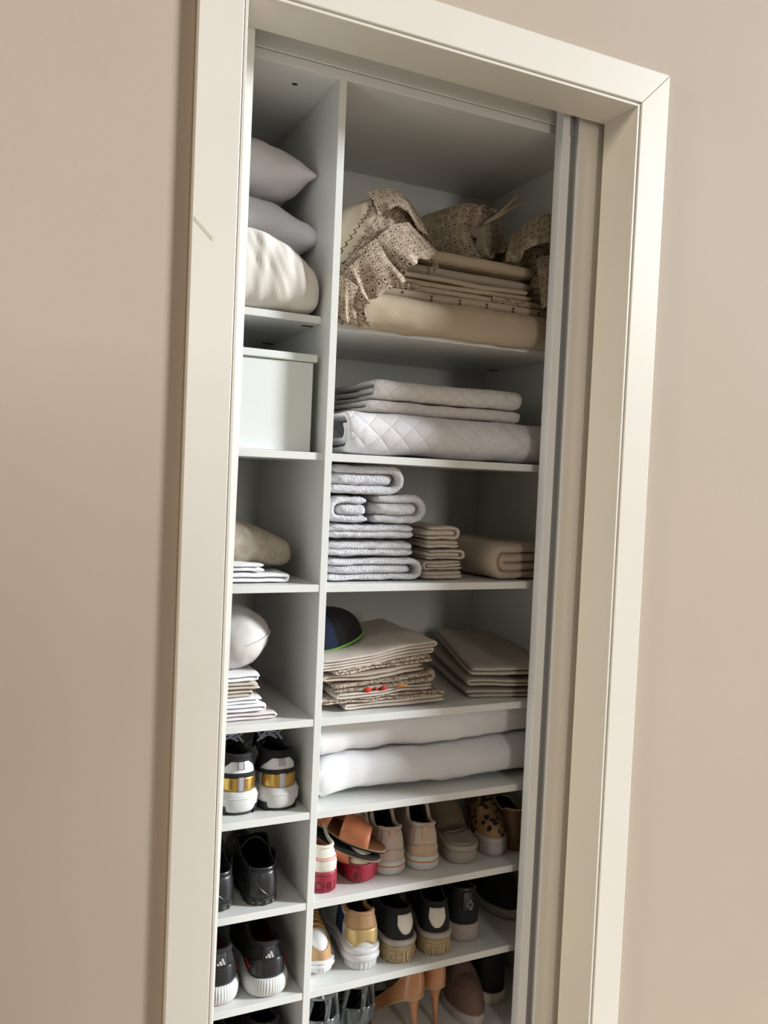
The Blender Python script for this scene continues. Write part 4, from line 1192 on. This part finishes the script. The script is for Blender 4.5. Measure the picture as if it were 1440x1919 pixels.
ZC = Z4 + (z - Z4) * 0.86
zc = Z4
for k, (dx, rz, th, n, lb) in enumerate(((0.0, -0.20, 0.0085, 2, 'lowest of the three white tablecloths at the right of the fourth shelf'), (0.010, -0.24, 0.0080, 2, 'middle one of the three white tablecloths at the right of the fourth shelf'), (0.012, -0.26, 0.0095, 2, 'topmost of the three white tablecloths at the right of the fourth shelf'))):
    V, F = ribbon(zigzag(0.955 + dx, 1.165, zc + th * 0.55, th * 1.06, n, k % 2 == 0, 70 + k), th, 0.213, 0.56, 'y', 16, [(20, 0.0016), (7, 0.003)], 70 + k, None, 0.006)
    V = turned(V, (0.962 + dx, 0.215, zc), rz)
    zz = min(p.z for p in V); V = [Vector((min(p.x, 1.203), min(p.y, 0.597), p.z - zz + zc + (0.05 + 0.02 * k) * max(0, p.y - 0.30) * (0.6 if k < 2 else 1))) for p in V]
    soft('tablecloth', V, F, 'linen_white', lb, 'tablecloth', 'white tablecloths at the right')
    zc = max(p.z for p in V) - 0.0025

cp = thing('cap', (0.664, 0.330, ZC + 0.006), 0, 'black and navy cap with bright green rim, on the tablecloth pile by the divider', 'cap', None, (0, math.radians(-14), 0.15))
V = []; F = []; na, nb = 28, 12
def dome(a, b, k=1.0):
    cx, cy = math.cos(a), math.sin(a)
    r = math.cos(b) ** 0.8
    ex = 0.094 if cx > 0 else 0.055
    return Vector((ex * cx * (r if cx < 0 else math.cos(b) ** 1.0) * k, 0.072 * cy * r * k, 0.074 * math.sin(b) ** 0.9 * k))
for j in range(nb + 1):
    for i in range(na): V.append(dome(2 * PI * i / na, PI / 2 * j / nb))
for j in range(nb):
    for i in range(na): F.append((j * na + i, j * na + (i + 1) % na, (j + 1) * na + (i + 1) % na, (j + 1) * na + i))
mk('crown', V, F, 'black_fabric', cp)
V = []; F = []
for j in range(nb + 1):
    for i in range(13): V.append(dome(PI * 0.62 + PI * 0.76 * i / 12 * 1.05 + 0.22, PI / 2 * (0.02 + 0.93 * j / nb), 1.02))
for j in range(nb):
    for i in range(12): F.append((j * 13 + i, j * 13 + i + 1, (j + 1) * 13 + i + 1, (j + 1) * 13 + i))
mk('side_panel', V, F, 'navy_denim', cp, label='navy blue side panel')
mk('tag', [dome(PI * 1.28, b, 1.04) + Vector((dx, 0, 0)) for b in (0.75, 1.05) for dx in (0.0, -0.012)], [(0, 1, 3, 2)], 'pink_tag', cp, label='pink tag')
MB().tube([dome(2 * PI * i / 48, 0.0, 1.01) + Vector((0, 0, 0.0005)) for i in range(48)], 0.0022, 6, True).build('rim', 'green_edge', cp, label='bright green rim')

# ================================================================== fifth right compartment: duvet
def layer_path(z, th): return None
P = [(0.196, Z5 + 0.040)] + [(0.196 + 0.30 * k / 10, Z5 + 0.040) for k in range(1, 11)]
for k in range(1, 8):
    a = -PI / 2 + PI * k / 8; P.append((0.496 + 0.040 * math.cos(a), Z5 + 0.080 + 0.040 * math.sin(a)))
P += [(0.496 - 0.286 * k / 10, Z5 + 0.120) for k in range(0, 11)]
V, F = ribbon(P, 0.077, 0.606, 1.196, 'x', 40, [(5, 0.012), (11, 0.006), (26, 0.005)], 81, 0.012, 0.0)
zz = min(p.z for p in V)
W2 = []
for p in V:
    zq = p.z - zz + Z5
    f = smooth((0.70 - p.x) / 0.10)               # the left end slumps down and forwards
    zq = Z5 + (zq - Z5) * (1 - 0.06 * f) if True else zq
    W2.append(Vector((min(max(p.x, 0.6025), 1.204), max(p.y - 0.012 * f * (1 if p.y < 0.3 else 0), 0.163), min(max(zq, Z5), Z4 - 0.017))))
soft('duvet', W2, F, 'white_cotton', 'big white folded duvet filling the shelf above the coral sandals', 'duvet')

# ================================================================== sixth right compartment: shoes
# white shoes on thick red soles
def red_sole(loc, rz, label, front):
    r = thing('platform_sneaker', loc, rz, label, 'shoe', 'white sneakers on red platform soles')
    s = Shoe(r, 0.25, 0.082 if front else 0.070, heel=0.80, waist=0.80, sh=0.046, st=0.040, spring=0.004, toe=0.30,
             H=((0, 0.044), (0.1, 0.043), (0.25, 0.040), (0.46, 0.060), (0.7, 0.036), (1, 0.020)))
    so = s.sole('platform', 'red_rubber', 0.0, 1.0, 0.004, label='thick red rubber platform')
    u0 = 1.0 if front else 0.0
    MB().tube([s.solepos(u0 - 0.36 + 0.72 * i / 30, 0.80, 0.0042) for i in range(31)], 0.0007, 5).build('groove', 'red_rubber_dark', so)
    s.text('lettering', 'SCHUTZ' if front else 'CHU', 'red_rubber_dark', 0.026, u0, 0.14, 0.0050, parent=so, du=1.0)
    s.upper('cream_canvas')
    s.lining('taupe_lining'); s.collar('cream_canvas', 0.004)
    if front: s.patch('toe_cap', 'cream_canvas', 0.72, 1.28, 0.03, 0.62, 0.0018, 30)
    else:
        s.patch('heel_counter', 'cream_canvas', -0.20, 0.20, 0.02, 0.62, 0.002)
        for v in (0.52, 0.60):
            MB().tube([s.surf(-0.2 + 0.4 * i / 20, v, 0.0028) for i in range(21)], 0.0006, 5).build('stitching', 'red_line', r, label='red stitching')
    s.tongue('cream_canvas', 0.015, 0.022); s.laces('gold_lace', 5, 0.0024, 0.44, 0.66, 0.018, lift=0.008)
red_sole((0.6350, 0.186, Z6), -0.10, 'white sneaker on a red platform, heel outwards beside the divider', False)
red_sole((0.800, 0.432, Z6), PI - 0.34, 'white sneaker on a red platform, toe outwards under the coral sandals', True)

# coral sandals lying sole to sole
def sandal(loc, rot, label):
    r = thing('sandal', loc, 0, label, 'sandal', 'coral sandals lying sole to sole', rot)
    s = Shoe(r, 0.25, 0.082, heel=0.80, waist=0.74, sh=0.009, st=0.008, spring=0.0, toe=0.34)
    def bend(o):
        for v in o.data.vertices:
            t = v.co.y / 0.25
            v.co.z += 0.0
        o.data.update(); return o
    bend(s.sole('outsole', 'black_rubber', 0.0, 0.55, 0.001))
    so = bend(s.sole('welt', 'tan_edge', 0.55, 0.80, 0.002))
    bend(s.sole('insole', 'brown_insole', 0.80, 1.0, 0.0))
    bend(strap(r, 'strap', 'coral_leather', s, 0.58, 0.84, 0.040, skew=0.05, ex=0.001, th=0.0022))
    bend(strap(r, 'strap', 'coral_leather', s, 0.32, 0.54, 0.050, skew=-0.05, ex=0.001, th=0.0022))
    return r
ax_ = math.radians
def lay_sandal(loc, flip):
    fwd = Vector((0.60, -0.76, -0.20)).normalized()          # heel towards toe
    up = Vector((0.10, -0.02, 1.0)); up = (up - fwd * up.dot(fwd)).normalized()
    if flip: up = -up
    sd = fwd.cross(up)
    return Matrix(((sd.x, fwd.x, up.x), (sd.y, fwd.y, up.y), (sd.z, fwd.z, up.z))).to_euler()
sandal((0.618, 0.388, 0.5865), lay_sandal(0, False), 'coral sandal lying upright, uppermost of the two above the red platforms')
sandal((0.604, 0.380, 0.5815), lay_sandal(0, True), 'coral sandal turned upside down beneath the other coral sandal')

# blush trainers
def blush(loc, rz, label, tabbed):
    r = thing('sneaker', loc, rz, label, 'shoe', 'blush sneakers with an orange sole line')
    s = Shoe(r, 0.25, 0.078, heel=0.84, waist=0.80, sh=0.032, st=0.022, spring=0.016, toe=0.34,
             H=((0, 0.064), (0.07, 0.063), (0.17, 0.054), (0.28, 0.052), (0.47, 0.088), (0.7, 0.052), (1, 0.026)), opening=0.76)
    so = s.sole('midsole', 'white_rubber', 0.0, 1.0, 0.004, bulge=0.002)
    s.stripe('sole_line', 'orange_line', 0.62, 0.0016, -0.5, 0.5, 0.0055, so)
    s.sole('outsole', 'taupe_foam', 0.0, 0.12, 0.0025)
    s.upper('blush_mesh'); s.lining('navy_lining' if not tabbed else 'taupe_lining'); s.collar('blush_mesh', 0.0045)
    s.patch('heel_counter', 'blush_suede' if tabbed else 'blush_mesh', -0.22, 0.22, 0.04, lambda u: 0.42 - 0.9 * abs(u) + (0.04 if tabbed else 0.0), 0.0022)
    s.patch('heel_panel', 'blush_mesh', -0.12, 0.12, 0.40, 0.94, 0.0018)
    s.patch('pull_tab', 'blush_suede', -0.03, 0.035, 0.55 if tabbed else 0.80, 1.0, 0.0045, 6)
    s.tongue('blush_mesh', 0.018, 0.022); s.laces('cream_canvas', 5, 0.002, 0.46, 0.68, 0.017, lift=0.006)
blush((0.797, 0.210, Z6), -0.16, 'blush sneaker with a dark blue lining, left one of the pair by the coral sandals', False)
blush((0.874, 0.206, Z6), -0.27, 'blush sneaker with tan suede heel and pull tab, right one of the pair', True)

# grey slide with a wide strap
r = thing('slide', (0.970, 0.200, Z6), -0.24, 'taupe platform slide with one wide strap, right of the blush sneakers', 'sandal')
s = Shoe(r, 0.25, 0.088, heel=0.82, waist=0.82, sh=0.042, st=0.028, spring=0.008, toe=0.34)
s.sole('platform', 'taupe_foam', 0.0, 0.70, 0.001, bulge=0.002)
s.sole('footbed', 'taupe_foam', 0.70, 1.0, 0.004)
s.sole('insole', 'taupe_foam', 0.98, 1.06, -0.005)
st = strap(r, 'strap', 'taupe_strap', s, 0.40, 0.82, 0.014, ex=0.006, th=0.005, skew=0.06, h2=0.075, bow=0.16)

# leopard slip-on, toe outwards
r = thing('slip_on', (1.143, 0.440, Z6), PI - 0.36, 'leopard print slip-on with pale rubber toe, right of the taupe slide', 'shoe')
s = Shoe(r, 0.25, 0.084, heel=0.76, waist=0.78, sh=0.030, st=0.028, spring=0.004, toe=0.34,
         H=((0, 0.055), (0.25, 0.048), (0.45, 0.070), (0.62, 0.062), (0.8, 0.038), (1, 0.022)), thr=0.40)
so = s.sole('sole', 'grey_foxing', 0.0, 1.0, 0.003, ribs=40, ribamp=0.0004)
s.upper('leopard'); s.lining('dark_lining'); s.collar('black_fabric', 0.003)
s.patch('toe_bumper', 'grey_foxing', 0.70, 1.30, 0.0, 0.20, 0.0022, 30, 3)

# brown strappy shoe at the far right
r = thing('shoe', (1.130, 0.215, Z6), -0.12, 'dark brown leather shoe half hidden by the sliding door', 'shoe')
s = Shoe(r, 0.25, 0.080, sh=0.022, st=0.012, H=((0, 0.070), (0.1, 0.068), (0.25, 0.055), (0.46, 0.070), (0.7, 0.045), (1, 0.025)))
s.sole('sole', 'brown_insole', 0.0, 1.0, 0.003); s.upper('brown_leather'); s.lining('dark_lining'); s.collar('tan_edge', 0.0025)

# ================================================================== seventh right compartment: shoes
def tan_shoe(loc, rz, label, front):
    r = thing('sneaker', loc, rz, label, 'shoe', 'tan, white and gold sneakers')
    s = Shoe(r, 0.255, 0.074, heel=0.88, waist=0.84, sh=0.046, st=0.026, spring=0.010, toe=0.32,
             H=((0, 0.066), (0.08, 0.065), (0.2, 0.055), (0.3, 0.050), (0.47, 0.078), (0.7, 0.050), (1, 0.026)), opening=0.74)
    so = s.sole('outsole', 'white_rubber', 0.0, 0.36, 0.004, ribs=56, ribamp=0.0006)
    s.sole('midsole', 'white_leather', 0.36, 0.72, 0.007, bulge=0.003); s.sole('welt', 'white_leather', 0.70, 1.0, 0.0055, bulge=0.003)
    s.upper('white_leather'); s.lining('brown_leather'); s.collar('tan_leather', 0.005)
    if front:
        s.patch('toe_cap', 'tan_leather', 0.66, 1.34, 0.0, lambda u: 0.30 + 0.25 * smooth(abs(u - 1) / 0.34), 0.0022, 40)
        s.patch('vamp', 'tan_leather', 0.50, 0.985, lambda u: 0.62 + 0.32 * smooth((u - 0.55) / 0.35), 0.995, 0.0020, 24)
        s.patch('vamp', 'tan_leather', 1.015, 1.50, lambda u: 0.62 + 0.32 * smooth((1.45 - u) / 0.35), 0.995, 0.0020, 24)
        s.patch('side_flash', 'navy_denim', 0.36, 0.50, 0.1, 0.7, 0.002); s.patch('side_flash', 'navy_denim', -0.50, -0.36, 0.1, 0.7, 0.002)
    else:
        s.patch('heel_counter', 'pale_gold', -0.24, 0.24, lambda u: 0.06 + 0.16 * math.cos(u * 26) * (1 if abs(u) < 0.12 else 0.2) * 0.6 + 0.12, 0.60, 0.0026, 40, label='pale gold heel counter')
        s.patch('collar_panel', 'tan_leather', -0.30, 0.30, 0.60, 0.99, 0.0022, 30)
        s.patch('side_flash', 'navy_denim', -0.46, -0.33, 0.1, 0.8, 0.002)
    s.tongue('tan_leather', 0.020, 0.026)
    s.laces('gold_lace', 6, 0.0034, 0.44, 0.74, 0.020, lift=0.008)
tan_shoe((0.647, 0.452, Z7), PI - 0.02, 'tan and white sneaker with gold laces, toe outwards beside the divider', True)
tan_shoe((0.733, 0.192, Z7), -0.12, 'white sneaker with pale gold heel counter, right of the gold laced one', False)

def letter_shoe(loc, rz, label, txt):
    r = thing('slip_on', loc, rz, label, 'shoe', 'black slip-ons with lettered soles')
    s = Shoe(r, 0.255, 0.083, heel=0.80, waist=0.82, sh=0.050, st=0.036, spring=0.008, toe=0.32,
             H=((0, 0.060), (0.1, 0.059), (0.25, 0.050), (0.46, 0.074), (0.7, 0.050), (1, 0.024)), opening=0.74)
    so = s.sole('platform', 'raffia', 0.0, 0.76, 0.004, bulge=0.001)
    s.sole('foxing', 'grey_foxing', 0.76, 1.0, 0.006, bulge=0.001)
    s.text('lettering', txt, 'raffia_letter', 0.032, 0.0, 0.10, 0.0068, parent=so)
    s.upper('black_fabric'); s.lining('dark_lining'); s.collar('black_fabric', 0.003)
    s.patch('heel_tab', 'cream_canvas', -0.085, 0.085, lambda u: 0.25 + 45 * u * u, 0.86, 0.0022, 20)
letter_shoe((0.824, 0.184, Z7), 0.05, 'black slip-on with a lettered straw coloured sole, left one of the pair', 'SCHUTZ')
letter_shoe((0.900, 0.184, Z7), -0.32, 'black slip-on with a lettered straw coloured sole, right one of the pair', 'CHU')

r = thing('sneaker', (0.990, 0.206, Z7), -0.22, 'black sneaker on a pale glittery platform with a small heel emblem', 'shoe')
s = Shoe(r, 0.25, 0.082, heel=0.84, waist=0.82, sh=0.040, st=0.032, spring=0.006, toe=0.32, H=((0, 0.074), (0.1, 0.072), (0.25, 0.055), (0.46, 0.075), (0.7, 0.05), (1, 0.025)))
s.sole('platform', 'glitter_sole', 0.0, 1.0, 0.004); s.upper('black_fabric'); s.lining('dark_lining'); s.collar('black_leather', 0.004); s.tongue('black_fabric', 0.015, 0.022)
pl = s.patch('heel_tab', 'black_leather', -0.05, 0.05, 0.45, 0.98, 0.002, 8)
MB().tube([s.surf(0.02 + 0.022 * math.cos(a) * (1 + 0.3 * math.cos(4 * a)), 0.62 + 0.10 * math.sin(a) * (1 + 0.3 * math.cos(4 * a)), 0.0034) for a in [2 * PI * k / 24 for k in range(24)]], 0.0007, 5, True).build('emblem', 'silver_print', pl)

r = thing('slip_on', (1.160, 0.505, Z7), PI - 0.05, 'black slip-on with thick pale sole at the right end, toe outwards', 'shoe')
s = Shoe(r, 0.26, 0.092, sh=0.024, st=0.022, spring=0.004, toe=0.40, H=((0, 0.060), (0.25, 0.052), (0.45, 0.085), (0.7, 0.062), (1, 0.030)))
s.sole('sole', 'grey_foxing', 0.0, 1.0, 0.004); s.upper('black_fabric'); s.lining('dark_lining'); s.collar('black_fabric', 0.003)

# ================================================================== bottom right compartment
def jelly(loc, rz, label):
    r = thing('jelly_sandal', loc, rz, label, 'sandal', 'glossy black jelly sandals')
    s = Shoe(r, 0.245, 0.088, heel=0.80, waist=0.80, sh=0.05, st=0.03, toe=0.34, H=((0, 0.085), (0.1, 0.083), (0.25, 0.06), (0.46, 0.075), (0.7, 0.05), (1, 0.03)), opening=0.78)
    s.sole('sole', 'jelly_black', 0.0, 1.0, 0.002)
    s.patch('heel_cup', 'jelly_smoke', -0.26, 0.26, 0.0, 0.42, 0.002, 24)
    b = MB()
    for u in (-0.5, -0.34, -0.18, 0.0, 0.18, 0.34, 0.5):
        b.tube([s.surf(u + 0.05 * v, v, 0.001) for v in (0.0, 0.2, 0.4, 0.6, 0.8, 1.0)], [0.009, 0.007, 0.0055, 0.0055, 0.007, 0.008], 8)
    b.tube([s.surf(-0.56 + 1.12 * i / 40, 0.95, 0.001) for i in range(41)], 0.008, 8)
    b.build('strap_cage', 'jelly_smoke', r)
    strap(r, 'strap', 'jelly_black', s, 0.46, 0.62, 0.060, th=0.005); strap(r, 'strap', 'jelly_black', s, 0.68, 0.88, 0.046, th=0.005)
jelly((0.652, 0.205, Z8), -0.08, 'glossy black jelly sandal beside the divider on the bottom shelf')
jelly((0.738, 0.215, Z8), -0.14, 'glossy black jelly sandal between its twin and the nude pumps')

def pump(loc, rz, label):
    r = thing('pump', loc, rz, label, 'shoe', 'nude patent pumps')
    s = Shoe(r, 0.215, 0.078, heel=0.66, waist=0.58, sh=0.006, st=0.005, spring=0.0, toe=0.42, point=1.5,
             H=((0, 0.058), (0.12, 0.054), (0.30, 0.034), (0.55, 0.026), (0.66, 0.032), (0.8, 0.030), (1, 0.014)), opening=0.86, thr=0.62, lift=0.088, liftend=0.74)
    s.sole('sole', 'nude_sole', 0.0, 1.0, 0.0005)
    s.upper('nude_patent'); s.lining('nude_sole'); s.collar('nude_patent', 0.0014)
    P = [Vector((0, 0.022 - 0.010 * f, 0.090 * (1 - f) + 0.0005)) for f in (0.0, 0.12, 0.3, 0.55, 0.8, 1.0)]
    MB().tube(P, [0.021, 0.0145, 0.0095, 0.0068, 0.0056, 0.0052], 14).build('stiletto_heel', 'nude_patent', r)
pump((0.872, 0.190, Z8), 0.42, 'nude patent stiletto pump, nearer the jelly sandals')
pump((0.928, 0.205, Z8), 0.10, 'nude patent stiletto pump, nearer the knitted slip-on')

r = thing('slip_on', (1.045, 0.425, Z8), PI - 0.14, 'brown knitted slip-on, toe outwards, right of the nude pumps', 'shoe')
s = Shoe(r, 0.25, 0.086, sh=0.024, st=0.022, spring=0.004, toe=0.36, H=((0, 0.060), (0.25, 0.055), (0.45, 0.085), (0.62, 0.075), (0.8, 0.050), (1, 0.026)), thr=0.40)
s.sole('sole', 'grey_foxing', 0.0, 1.0, 0.004); s.upper('knit_brown'); s.lining('dark_lining'); s.collar('black_fabric', 0.003)
def dark_shoe(loc, rz, label, m='black_fabric', sole='cream_canvas'):
    r = thing('shoe', loc, rz, label, 'shoe', 'dark shoes at the right end of the bottom shelf')
    s = Shoe(r, 0.25, 0.084, sh=0.026, st=0.02, H=((0, 0.105), (0.1, 0.100), (0.25, 0.085), (0.46, 0.095), (0.7, 0.055), (1, 0.026)))
    s.sole('sole', sole, 0.0, 1.0, 0.004); s.upper(m); s.lining('dark_lining'); s.collar('black_fabric', 0.004)
dark_shoe((1.096, 0.232, Z8), -0.10, 'tall black shoe with cream sole, right of the knitted slip-on')
dark_shoe((1.160, 0.330, Z8), -0.06, 'black shoe with cream sole partly behind the sliding door, on the bottom shelf')
